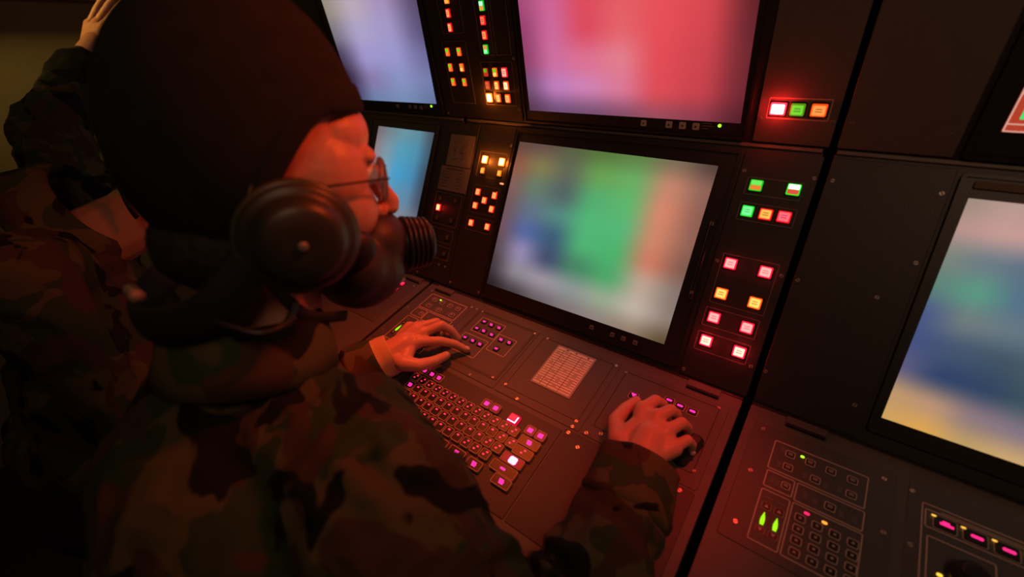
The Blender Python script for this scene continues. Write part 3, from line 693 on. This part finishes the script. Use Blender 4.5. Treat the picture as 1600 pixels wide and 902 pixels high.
def chain(bm, pts):                                          # [(p, r), ...]
    for (p, r), (q, s) in zip(pts, pts[1:]): cap(bm, p, r, q, s)
def fuse(bm, voxel, smooth, iters, disp=None):
    """one continuous skin over all the shapes"""
    bmesh.ops.recalc_face_normals(bm, faces=bm.faces)
    me = bpy.data.meshes.new('fuse'); bm.to_mesh(me); bm.free()
    o = bpy.data.objects.new('fuse', me); C.objects.link(o)
    r = o.modifiers.new('r', 'REMESH'); r.mode = 'VOXEL'; r.voxel_size = voxel
    if iters: s = o.modifiers.new('s', 'SMOOTH'); s.factor = smooth; s.iterations = iters
    dg = bpy.context.evaluated_depsgraph_get()
    out = bpy.data.meshes.new_from_object(o.evaluated_get(dg))
    bpy.data.objects.remove(o); bpy.data.meshes.remove(me)
    if disp:
        ns = [v.normal.copy() for v in out.vertices]
        for v, nn in zip(out.vertices, ns): v.co = v.co + nn*disp(v.co)
    for p in out.polygons: p.use_smooth = True
    out.update(); return out
def local(me, origin):
    me.transform(Matrix.Translation(-V(origin))); return me
def tube(pts, r, n=10, closed=False, flat=1.0, up=None):
    """swept tube through points"""
    P_ = []
    K = len(pts); pts = [V(p) for p in pts]
    rng_ = range(K if closed else K-1)
    for i in rng_:
        a, b, c, d = pts[(i-1) % K if closed else max(i-1, 0)], pts[i], pts[(i+1) % K], pts[(i+2) % K if closed else min(i+2, K-1)]
        for s in range(5):
            t = s/5; P_.append(0.5*((2*b) + (c-a)*t + (2*a-5*b+4*c-d)*t*t + (3*b-a-3*c+d)*t*t*t))
    if not closed: P_.append(pts[-1])
    M_ = len(P_); vs, fs = [], []
    for i, p in enumerate(P_):
        tg = (P_[(i+1) % M_ if closed else min(i+1, M_-1)] - P_[(i-1) % M_ if closed else max(i-1, 0)]).normalized()
        uu = V(up) if up else V((0, 0, 1)); a = tg.cross(uu)
        a = a.normalized() if a.length > 1e-4 else V((1, 0, 0)); b = a.cross(tg).normalized()
        vs += [p + a*(r*flat*math.cos(2*math.pi*k/n)) + b*(r*math.sin(2*math.pi*k/n)) for k in range(n)]
    for i in range(M_ if closed else M_-1):
        j = (i+1) % M_
        for k in range(n): l = (k+1) % n; fs.append((i*n+k, i*n+l, j*n+l, j*n+k))
    if not closed: fs += [tuple(range(n))[::-1], tuple(range((M_-1)*n, M_*n))]
    me = pyd('tube', vs, fs)
    for p in me.polygons: p.use_smooth = True
    return me
def lathe(prof, c, ax, n=32):
    """profile (along ax[2], radius) turned about ax[2]"""
    vs, fs = [], []; m_ = len(prof)
    for z, r in prof: vs += [V(c) + ax[2]*z + ax[0]*(r*math.cos(2*math.pi*i/n)) + ax[1]*(r*math.sin(2*math.pi*i/n)) for i in range(n)]
    for j in range(m_-1):
        for i in range(n): k = (i+1) % n; fs.append((j*n+i, j*n+k, (j+1)*n+k, (j+1)*n+i))
    fs += [tuple(range(n))[::-1], tuple(range((m_-1)*n, m_*n))]
    me = pyd('lathe', vs, fs)
    for p in me.polygons: p.use_smooth = True
    return me
def folds(amp, f=22.0, seed=0.0, extra=None):
    def d(p):
        q = V((p.x*f + seed, p.y*f, p.z*f*0.75 - p.x*f*.5))
        a = noise.noise(q); b = noise.noise(q*2.3 + V((4, 9, 2)))
        v = amp*(1.2*(1-2*abs(a))**2 - .5 + .45*b)
        return v + (extra(p) if extra else 0)
    return d
def hand(bm, W, wr, fingers, thumb, palm_r=0.0125):
    chain(bm, [(W, wr), (W.lerp(fingers[1][0], .5), wr*.85)])
    for f in fingers:
        cap(bm, W.lerp(f[0], .12), .014, f[0], palm_r)
        chain(bm, [(f[0], .0098*f[4]), (f[1], .0088*f[4]), (f[2], .0078*f[4]), (f[3], .0068*f[4])])
    for a, b in zip(fingers, fingers[1:]):
        cap(bm, W.lerp((a[0]+b[0])/2, .3), .014, W.lerp((a[0]+b[0])/2, .92), .0115)
    chain(bm, [(W.lerp(thumb[0], .2), .014), (thumb[0], .0145), (thumb[1], .0118), (thumb[2], .0100), (thumb[3], .0084)])
    cap(bm, thumb[0], .013, W.lerp(fingers[0][0], .75), .012)
def nail(parent, org, p, q, upv, w=.0095, l=.011):
    d = (q-p).normalized(); a = d.cross(upv).normalized(); b = a.cross(d).normalized()
    bm = bmesh.new(); ell(bm, q + b*.0058 - d*.001, (d, a, b), (l/2, w/2, .0022), 12, 8)
    me = bpy.data.meshes.new('nail'); bm.to_mesh(me); bm.free()
    for f in me.polygons: f.use_smooth = True
    return link('fingernail', local(me, org), NAIL, parent)
def person(name, label, org):
    o = bpy.data.objects.new(name, None); C.objects.link(o); o.location = org; o.empty_display_size = 0.1
    return tag(o, label, 'person')

# ---------------------------------------------------------------- the operator
Hc = G + V((-0.447, 0.196, -0.109))
HF, HL, HU = V((0.39508841, 0.91032766, -0.12332358)), V((-0.91858742, 0.3929665, -0.04212471)), V((0.01011475, 0.12992647, 0.99147204))
HAX = (HF, HL, HU)
def hl(x, y, z, c=None): return (c or Hc) + HF*x + HL*y + HU*z
NB = G + V((-0.438, 0.128, -0.315)); RS = G + V((-0.262, 0.125, -0.372)); LS = G + V((-0.600, 0.205, -0.350))
RE = G + V((-0.095, 0.125, -0.585)); LE = G + V((-0.705, 0.135, -0.565))
RW = over(1000, 722, .040); LW = over(606, 556, .040)
PEL = G + V((-0.50, -0.03, -0.725)); CH = G + V((-0.45, 0.085, -0.47))
OO = V((PEL.x, PEL.y, 0))
op = person('person', 'foreground operator in camouflage jacket and dark knit cap, hands on the desk keys', OO)
def head_shapes(bm, hl, AX3):
    E_ = lambda c, r: ell(bm, hl(*c), AX3, r)
    E_((-.012, 0, .035), (.098, .077, .092)); E_((.030, 0, -.020), (.062, .066, .085)); E_((.040, 0, -.078), (.048, .050, .038))
    E_((.080, 0, -.098), (.018, .020, .015)); E_((.058, 0, .045), (.038, .056, .034))
    for s in (-1, 1): E_((.042, s*.040, .006), (.044, .031, .046)); E_((.058, s*.036, -.025), (.036, .032, .036))
    for s in (-1, 1):
        E_((.062, s*.038, -.030), (.028, .026, .030)); E_((.084, s*.030, .026), (.012, .022, .009))
        E_((-.006, s*.078, -.006), (.016, .009, .030)); E_((.100, s*.012, -.036), (.010, .007, .008))
    cap(bm, hl(.090, 0, .012), .0075, hl(.116, 0, -.028), .0105); E_((.114, 0, -.034), (.012, .0115, .0095))
    E_((.094, 0, -.062), (.014, .024, .0060)); E_((.092, 0, -.074), (.014, .021, .0065))
bm = bmesh.new()
head_shapes(bm, hl, HAX)
chain(bm, [(hl(-.022, 0, -.05), .058), (NB + V((0, .01, .03)), .056), (NB + V((0, 0, -.03)), .062)])
ell(bm, CH, XYZ, (.155, .095, .17)); ell(bm, (CH + PEL)/2, XYZ, (.14, .10, .18)); ell(bm, PEL, XYZ, (.16, .12, .10))
chain(bm, [(NB, .05), (RS, .050), (RE, .038), (RE.lerp(RW, .5), .035), (RW, .026)])
chain(bm, [(NB, .05), (LS, .050), (LE, .038), (LE.lerp(LW, .5), .035), (LW, .026)])
for s, kx in ((1, 0.10), (-1, -0.10)):
    hip = PEL + V((kx, 0, -.01)); kn_ = V((PEL.x + kx*1.4, 0.365, UP0 - 0.735)); an = V((PEL.x + kx*1.4, 0.30, 0.10))
    chain(bm, [(hip, .075), (kn_, .055), (an, .038)]); cap(bm, an + V((0, -.03, -.06)), .036, an + V((0, .12, -.07)), .028)
# right hand over the trackball panel
rf = [[over(1003, 640, .046), over(1024, 626, .047), over(1036, 632, .028), over(1038, 641, .011), 1.0],
      [over(1026, 652, .049), over(1048, 641, .050), over(1057, 648, .030), over(1058, 657, .012), 1.0],
      [over(1042, 674, .047), over(1065, 661, .047), over(1074, 668, .028), over(1074, 677, .012), .96],
      [over(1052, 700, .042), over(1074, 688, .040), over(1081, 695, .024), over(1080, 704, .011), .86]]
rt = [over(966, 688, .040), over(962, 658, .034), over(976, 640, .024), over(994, 627, .013)]
hand(bm, RW, .027, rf, rt)
# left hand, index finger pressing a magenta key
lf = [[over(655, 534, .044), over(688, 533, .040), over(712, 538, .024), over(729, 547, .008), 1.0],
      [over(661, 520, .048), over(690, 508, .050), over(706, 517, .030), over(716, 529, .011), 1.0],
      [over(652, 512, .044), over(682, 503, .040), over(694, 512, .020), over(700, 522, .010), .95],
      [over(640, 512, .036), over(664, 506, .030), over(676, 512, .016), over(684, 520, .009), .85]]
lt = [over(630, 568, .040), over(655, 571, .034), over(678, 565, .026), over(697, 556, .018)]
hand(bm, LW, .027, lf, lt)
BODY = fuse(bm, .0023, .5, 3)
body = link('body', local(BODY, OO), SKIN, op)
for f in rf: nail(op, OO, f[2], f[3], n0, .0085, .009)
nail(op, OO, rt[2], rt[3], n0, .011, .012); nail(op, OO, lt[2], lt[3], n0, .011, .012); nail(op, OO, lf[0][2], lf[0][3], n0)
for s in (-1, 1):
    bm = bmesh.new(); ell(bm, hl(.085, s*.031, .008), HAX, (.012, .012, .012), 16, 10)
    me = bpy.data.meshes.new('eye'); bm.to_mesh(me); bm.free(); link('eye', local(me, OO), mat('eye_white', (.7, .66, .6), .2), op)
# jacket
bm = bmesh.new()
ell(bm, CH, XYZ, (.195, .130, .20)); ell(bm, CH + V((.02, -.03, .05)), XYZ, (.17, .115, .13)); ell(bm, (CH + PEL)/2, XYZ, (.185, .14, .20)); ell(bm, PEL + V((0, 0, .04)), XYZ, (.20, .155, .12))
chain(bm, [(NB + V((0, -.005, -.02)), .075), (RS, .082), (RS.lerp(RE, .35), .086), (RS.lerp(RE, .7), .084), (RE, .078), (RE.lerp(RW, .45), .074), (RE.lerp(RW, .66), .060), (RE.lerp(RW, .80), .052)])
chain(bm, [(NB + V((0, -.005, -.02)), .075), (LS, .068), (LS.lerp(LE, .5), .062), (LE, .058), (LE.lerp(LW, .5), .052), (LE.lerp(LW, .80), .043)])
cap(bm, RE.lerp(RW, .52) + V((-.022, -.01, -.006)), .047, RE.lerp(RW, .70) + V((-.012, 0, -.004)), .042)
cap(bm, NB + V((.09, .05, -.045)), .055, RS + V((-.01, .03, -.01)), .058)
fr = (RW - RE).normalized()
def sleeve_fold(p):
    t_ = (p - RE).dot(fr)/(RW-RE).length
    if 0.1 < t_ < .85 and p.x > -0.26: return .0042*math.sin(t_*34 + 6*noise.noise(p*14)) * (1 if t_ > .3 else .5)
    return 0
JK = fuse(bm, .0042, .5, 4, folds(.0040, 17, 2.0, sleeve_fold))
jacket = link('jacket', local(JK, OO), CAMO, op)
def band(pc, d, r0, r1, L, ma, name, par, org, wob=.002, seed=0):
    """an open cuff of cloth: folded tube around the wrist"""
    q = d.to_track_quat('Z', 'Y'); A = (q @ V((1, 0, 0)), q @ V((0, 1, 0)), d); n = 36; vs, fs = [], []
    prof = [(0, r0*.90), (.004, r0), (L*.18, r0*1.015), (L*.22, r0*.985), (L*.6, (r0+r1)/2*1.02), (L*.93, r1), (L, r1*.985), (L*.985, r1*.93), (L*.7, r1*.90)]
    for k, (z, r) in enumerate(prof):
        for i in range(n):
            a = 2*math.pi*i/n; rr_ = r + wob*noise.noise(V((math.cos(a)*1.6+seed, math.sin(a)*1.6, z*30)))
            vs.append(pc + A[2]*z + A[0]*(rr_*math.cos(a)) + A[1]*(rr_*math.sin(a)))
    for j in range(len(prof)-1):
        for i in range(n): k = (i+1) % n; fs.append((j*n+i, j*n+k, (j+1)*n+k, (j+1)*n+i))
    me = pyd('cuff', vs, fs)
    for p in me.polygons: p.use_smooth = True
    return link(name, local(me, org), ma, par)
rd = (RW + n0*.002 - RE.lerp(RW, .72)).normalized()
band(RE.lerp(RW, .76), rd, .057, .050, .072, CAMO, 'cuff', op, OO, .006)
ld = (LW - LE).normalized()
band(LE.lerp(LW, .74), ld, .049, .044, .055, CAMO, 'cuff', op, OO, .005, 4)
band(LE.lerp(LW, .90), (ld + V((0, 0, .0))).normalized(), .039, .038, .038, TAN, 'cuff_lining', op, OO, .003, 8)
# collar: a folded standing band round the neck
def collar(ctr, axis, face, r, h, ma, par, org, open_=0.5, flare=.014):
    axis = axis.normalized(); face = (face - axis*face.dot(axis)).normalized(); side = axis.cross(face); n = 40; vs, fs = [], []
    prof = [(0, r+.006), (h*.5, r+.002), (h, r+flare*.2), (h*1.08, r+flare*.55), (h*.95, r+flare), (h*.30, r+flare*1.5), (-h*.12, r+flare*1.9), (-h*.12, r+.010)]
    for z, rr_ in prof:
        for i in range(n+1):
            a = open_ + (2*math.pi-2*open_)*i/n; w_ = .004*noise.noise(V((a*2, z*40, r*50)))
            vs.append(ctr + axis*(z + w_) + face*((rr_+w_)*math.cos(a)) + side*((rr_+w_)*math.sin(a)))
    N_ = n+1
    for j in range(len(prof)-1):
        for i in range(n): fs.append((j*N_+i, j*N_+i+1, (j+1)*N_+i+1, (j+1)*N_+i))
    me = pyd('collar', vs, fs)
    for p in me.polygons: p.use_smooth = True
    return link('collar', local(me, org), ma, par)
collar(NB + V((-.004, -.004, .036)), (hl(-.02, 0, -.06) - NB), V((.25, .95, 0)), .060, .050, CAMO2, op, OO, .45)
# trousers and boots
bm = bmesh.new()
ell(bm, PEL, XYZ, (.185, .14, .11))
for kx in (0.10, -0.10):
    kn_ = V((PEL.x + kx*1.4, 0.365, UP0 - 0.735)); an = V((PEL.x + kx*1.4, 0.30, 0.14)); chain(bm, [(PEL + V((kx, 0, -.01)), .092), (kn_, .068), (an, .056)])
link('trousers', local(fuse(bm, .008, .5, 2, folds(.004, 15)), OO), CAMO, op)
for kx in (0.10, -0.10):
    bm = bmesh.new(); an = V((PEL.x + kx*1.4, 0.30, 0.10)); chain(bm, [(an + V((0, 0, .04)), .050), (an + V((0, -.02, -.045)), .048), (an + V((0, .13, -.062)), .036)])
    link('boot', local(fuse(bm, .006, .5, 1), OO), RUB, op)
# knit cap: dome cut along a slanting rim, with a turned-up hem
def knit_cap(hl_, AX3, org, par, back=-.085, front=.066, rad=(.106, .085, .124), c=(-.012, 0, .038)):
    n, mm = 56, 22; vs, fs = [], []
    rim = lambda x: back + (front-back)*(lambda q: q*q*(3-2*q))(min(1, max(0, (x+.070)/.125)))
    def ring_at(i, t, k):                                   # k: shell scale
        a = 2*math.pi*i/n; ca, sa = math.cos(a), math.sin(a)
        zr = (rim(rad[0]*ca*.95 + c[0]) - c[2])/rad[2]; zr = max(-.97, min(.9, zr)); th1 = math.acos(zr); th = th1*t
        bul = 1 + .02*math.sin(3*a)*t + (.05 if t < .5 else .05*(2-2*t))*1.0
        return hl_(c[0] + rad[0]*k*math.sin(th)*ca, c[1] + rad[1]*k*math.sin(th)*sa, c[2] + rad[2]*k*math.cos(th)*bul)
    lay = [(j/mm, 1.0) for j in range(1, mm+1)] + [(1.0, 1.028), (.995, 1.045), (.94, 1.050), (.86, 1.042), (.845, 1.02)]
    lay = [(j/mm, 1.0) for j in range(1, mm-3)] + [(.855, 1.003), (.86, 1.018), (.88, 1.028), (.93, 1.032), (.98, 1.030), (1.0, 1.015), (1.0, .96), (.9, .955)]
    vs.append(hl_(c[0], c[1], c[2] + rad[2]*1.05))
    for t_, k in lay: vs += [ring_at(i, t_, k) for i in range(n)]
    for i in range(n): fs.append((0, 1+i, 1+(i+1) % n))
    for j in range(len(lay)-1):
        for i in range(n): k = (i+1) % n; fs.append((1+j*n+i, 1+(j+1)*n+i, 1+(j+1)*n+k, 1+j*n+k))
    me = pyd('cap', vs, fs)
    for p in me.polygons: p.use_smooth = True
    return link('knit_cap', local(me, org), WOOL, par)
knit_cap(hl, HAX, OO, op)
# sideburn and nape hair below the cap
bm = bmesh.new()
ell(bm, hl(-.045, 0, -.055), HAX, (.062, .068, .048)); 
link('hair', local(fuse(bm, .003, .5, 2, folds(.0012, 90)), OO), HAIR, op)
# eyeglasses
gl = bpy.data.objects.new('eyeglasses', None); C.objects.link(gl); gl.location = hl(.10, 0, .005); tag(gl, 'thin eyeglasses worn by the operator, bluish lens beside the cheek', 'eyeglasses')
go = hl(.10, 0, .005)
for s in (-1, 1):
    c_ = hl(.100, s*.034, .002); n_ = 24
    axl = (HL, HU, (HF + HL*(s*.22)).normalized())
    link('lens', local(lathe([(-.0010, .0225), (.0006, .0225), (.0012, .018)], c_, axl, n_), go), LENS, gl)
    pts = [c_ + HL*(.0235*math.cos(2*math.pi*i/12)) + HU*(.0215*math.sin(2*math.pi*i/12)) - HF*(s*.22*.0235*math.cos(2*math.pi*i/12)) for i in range(12)]
    link('lens_rim', local(tube(pts, .0011, 6, True), go), METALD, gl)
    link('temple', local(tube([hl(.100, s*.062, .008), hl(.06, s*.079, .008), hl(.01, s*.088, .004), hl(-.02, s*.089, -.012)], .0012, 6), go), RUB, gl)
link('nose_bridge', local(tube([hl(.108, -.011, .008), hl(.113, 0, .011), hl(.108, .011, .008)], .0012, 6), go), METALD, gl)
# headset
hs = bpy.data.objects.new('headset', None); C.objects.link(hs); hsO = hl(0, -.09, -.01); hs.location = hsO
tag(hs, 'olive and black headset with big round ear cup over the operator\'s ear', 'headset')
for s in (-1, 1):
    c_ = hl(.012, s*.081, -.030); axl = (HF, HU, HL*s)
    link('ear_pad', local(lathe([(-.004, .030), (-.004, .041), (.004, .0465), (.013, .0465), (.018, .042), (.018, .03)], c_, axl), hsO), PAD, hs)
    sh_ = link('ear_cup', local(lathe([(.016, .0445), (.020, .0470), (.027, .0460), (.030, .0420), (.031, .038), (.034, .0365), (.042, .033), (.046, .027), (.0465, .012), (.0465, .001)], c_, axl), hsO), CUP, hs)
    link('cup_ring', local(lathe([(.018, .046), (.0205, .0488), (.0245, .0488), (.0265, .046)], c_, axl), hsO), mat('olive_ring', (.060, .062, .022), .35), hs)
    link('cup_screw', local(lathe([(.046, .004), (.0485, .004), (.049, .003)], c_, axl, 12), hsO), METALD, sh_)
link('neck_band', local(tube([hl(-.020, -.102, -.040), hl(-.060, -.100, -.085), hl(-.105, -.066, -.105), hl(-.122, 0, -.110), hl(-.105, .066, -.105), hl(-.060, .098, -.085), hl(-.020, .10, -.040)], .018, 12, False, .45), hsO), STRAP, hs)
link('band_clip', local(tube([hl(-.112, -.052, -.083), hl(-.120, -.030, -.084)], .006, 8), hsO), mat('clip', (.35, .22, .17), .4), hs)
link('cable', local(tube([at(262, 455, .36), at(290, 482, .355), at(345, 505, .355), at(405, 521, .36), at(448, 505, .375), at(462, 470, .385)], .0034, 8), hsO), RUB, hs)
# speech mask held over nose and mouth
mk_ = bpy.data.objects.new('speech_mask', None); C.objects.link(mk_); mo = hl(.09, 0, -.08); mk_.location = mo
tag(mk_, 'dark domed speech mask with ribbed front over the operator\'s mouth', 'mask')
bm = bmesh.new(); ell(bm, hl(.076, 0, -.098), HAX, (.052, .058, .050)); ell(bm, hl(.092, 0, -.072), HAX, (.042, .044, .038)); ell(bm, hl(.066, -.022, -.090), HAX, (.040, .046, .040))
link('mask_shell', local(fuse(bm, .0028, .6, 10), mo), MASKM, mk_)
for k in range(5):
    z = .006*k
    link('rib', local(lathe([(0, .024), (.0012, .0325-.0008*k), (.0042, .0325-.0008*k), (.0058, .024)], hl(.128+z, 0, -.080), (HL, HU, HF)), mo), RUB, mk_)
link('mask_front', local(lathe([(-.02, .026), (.03, .026), (.034, .022)], hl(.128, 0, -.080), (HL, HU, HF)), mo), PAD, mk_)
bm = bmesh.new(); ell(bm, hl(.058, -.060, -.060), HAX, (.026, .014, .022)); me = fuse(bm, .003, .5, 2); link('side_pad', local(me, mo), PAD, mk_)
link('strap', local(tube([hl(.082, -.045, -.060), hl(.05, -.076, -.045), hl(.012, -.092, -.030)], .0075, 8, False, .3), mo), STRAP, mk_)
link('chin_strap', local(tube([hl(.05, -.050, -.135), hl(.01, -.066, -.118), hl(-.02, -.088, -.060)], .006, 8, False, .3), mo), STRAP, mk_)
link('mask_clip', local(tube([hl(.100, -.036, -.118), hl(.122, -.020, -.116)], .0022, 6), mo), METALD, mk_)

def stool(x, y, h, label):
    t = bpy.data.objects.new('stool', None); C.objects.link(t); t.location = (x, y, 0); tag(t, label, 'stool')
    link('seat', lathe([(0, .15), (.01, .175), (.05, .18), (.065, .165)], (0, 0, h-.065), XYZ), PAD, t)
    link('column', lathe([(0, .035), (h-.1, .028), (h-.065, .05)], (0, 0, .03), XYZ), METALD, t)
    link('base', lathe([(0, .19), (.02, .19), (.035, .05)], (0, 0, 0), XYZ), RUB, t)
stool(PEL.x, PEL.y, 0.415, 'round swivel stool under the foreground operator')

# ---------------------------------------------------------------- the second person, further left
H2 = at(292, 236, .80); AX2 = (V((.34, .93, -.12)).normalized(),); L2 = V((0, 0, 1)).cross(AX2[0]).normalized(); AX2 = (AX2[0], L2, AX2[0].cross(L2))
def h2(x, y, z): return H2 + AX2[0]*x + AX2[1]*y + AX2[2]*z
NB2 = at(128, 385, .80); CH2 = NB2 + V((-.03, -.03, -.20)); PEL2 = V((NB2.x - .06, NB2.y - .10, UP0 - .72))
RS2 = NB2 + V((.10, -.10, -.06)); LS2 = NB2 + V((-.19, .05, -.03)); O2 = V((PEL2.x, PEL2.y, 0))
LE2 = at(78, 208, 1.02); LW2 = at(132, 92, 1.10)
RS2 = at(20, 430, .66); RE2 = RS2 + V((.02, .02, -.29)); RW2 = RE2 + V((.05, .24, -.02))
p2 = person('person', 'second person at the left edge in camouflage jacket, one arm raised, face hidden', O2)
bm = bmesh.new()
head_shapes(bm, h2, AX2)
chain(bm, [(h2(-.020, 0, -.06), .056), (NB2.lerp(h2(-.02, 0, -.08), .5), .056), (NB2, .060)])
ell(bm, CH2, XYZ, (.14, .10, .18)); ell(bm, (CH2+PEL2)/2, XYZ, (.14, .10, .18)); ell(bm, PEL2, XYZ, (.15, .11, .10))
chain(bm, [(NB2, .05), (RS2, .045), (RE2, .038), (RW2, .027)]); chain(bm, [(NB2, .05), (LS2, .045), (LE2, .038), (LW2, .028)])
cam2 = lambda u, v, z=1.12: at(u - 22, v + 16, z)
f2 = [[cam2(196, 34), cam2(222, 16), cam2(238, 6), cam2(250, -4), 1.05], [cam2(186, 24), cam2(208, -4), cam2(222, -18), cam2(232, -30), 1.05],
      [cam2(174, 20, 1.14), cam2(192, -8, 1.14), cam2(204, -24, 1.14), cam2(212, -36, 1.14), 1.0], [cam2(162, 22, 1.16), cam2(174, -4, 1.16), cam2(182, -18, 1.16), cam2(188, -28, 1.16), .9]]
t2 = [cam2(178, 66), cam2(200, 58), cam2(218, 44), cam2(230, 32)]
hand(bm, LW2, .027, f2, t2)
hr = [[RW2 + V((.00+.02*k, .085, .0)), RW2 + V((.005+.022*k, .12, -.002)), RW2 + V((.006+.022*k, .14, -.012)), RW2 + V((.006+.022*k, .155, -.022)), .95] for k in (-1, 0, 1, 2)]
hand(bm, RW2, .026, hr, [RW2 + V((-.03, .04, 0)), RW2 + V((-.045, .07, 0)), RW2 + V((-.045, .095, -.004)), RW2 + V((-.04, .115, -.008))])
for kx in (.10, -.10):
    kn_ = V((PEL2.x + kx*1.4 + .03, PEL2.y + .41, UP0 - .735)); an = kn_ + V((0, -.05, -.42)); chain(bm, [(PEL2 + V((kx, 0, -.01)), .075), (kn_, .055), (an, .038)]); cap(bm, an + V((0, -.03, -.055)), .034, an + V((0, .11, -.065)), .028)
link('body', local(fuse(bm, .0034, .5, 2), O2), SKIN, p2)
bm = bmesh.new()
ell(bm, CH2, XYZ, (.19, .13, .21)); ell(bm, (CH2+PEL2)/2, XYZ, (.185, .14, .2)); ell(bm, PEL2 + V((0, 0, .04)), XYZ, (.19, .15, .11))
chain(bm, [(NB2 + V((0, 0, -.03)), .070), (RS2, .068), (RE2, .056), (RE2.lerp(RW2, .85), .044)])
chain(bm, [(NB2 + V((0, 0, -.03)), .070), (LS2, .072), (LE2, .070), (LE2.lerp(LW2, .9), .046)])
link('jacket', local(fuse(bm, .006, .5, 3, folds(.0075, 14, 9)), O2), CAMO, p2)
collar(NB2 + V((-.012, -.006, .040)), (h2(-.02, 0, -.06) - NB2), AX2[0], .070, .062, CAMO2, p2, O2, .55, .022)
knit_cap(h2, AX2, O2, p2, rad=(.104, .084, .108))
bm = bmesh.new(); ell(bm, h2(-.045, 0, -.055), AX2, (.060, .066, .046)); link('hair', local(fuse(bm, .004, .5, 2), O2), HAIR, p2)
link('chin_strap', local(tube([at(150, 282, .735), at(170, 278, .73), at(186, 292, .73), at(198, 318, .73), at(214, 340, .735)], .0075, 8, False, .4), O2), STRAP, p2)
bm = bmesh.new(); ell(bm, PEL2, XYZ, (.18, .14, .11))
for kx in (.10, -.10):
    kn_ = V((PEL2.x + kx*1.4 + .03, PEL2.y + .41, UP0 - .735)); an = kn_ + V((0, -.05, -.38)); chain(bm, [(PEL2 + V((kx, 0, -.01)), .092), (kn_, .068), (an, .056)])
link('trousers', local(fuse(bm, .009, .5, 2, folds(.004, 15, 5)), O2), CAMO, p2)
for kx in (.10, -.10):
    bm = bmesh.new(); an = V((PEL2.x + kx*1.4 + .03, PEL2.y + .36, UP0 - .735 - .42)); chain(bm, [(an + V((0, 0, .04)), .050), (an + V((0, -.02, -.045)), .046), (an + V((0, .13, -.058)), .036)])
    link('boot', local(fuse(bm, .007, .5, 1), O2), RUB, p2)
stool(PEL2.x, PEL2.y, 0.415, 'round swivel stool under the second person at the left')
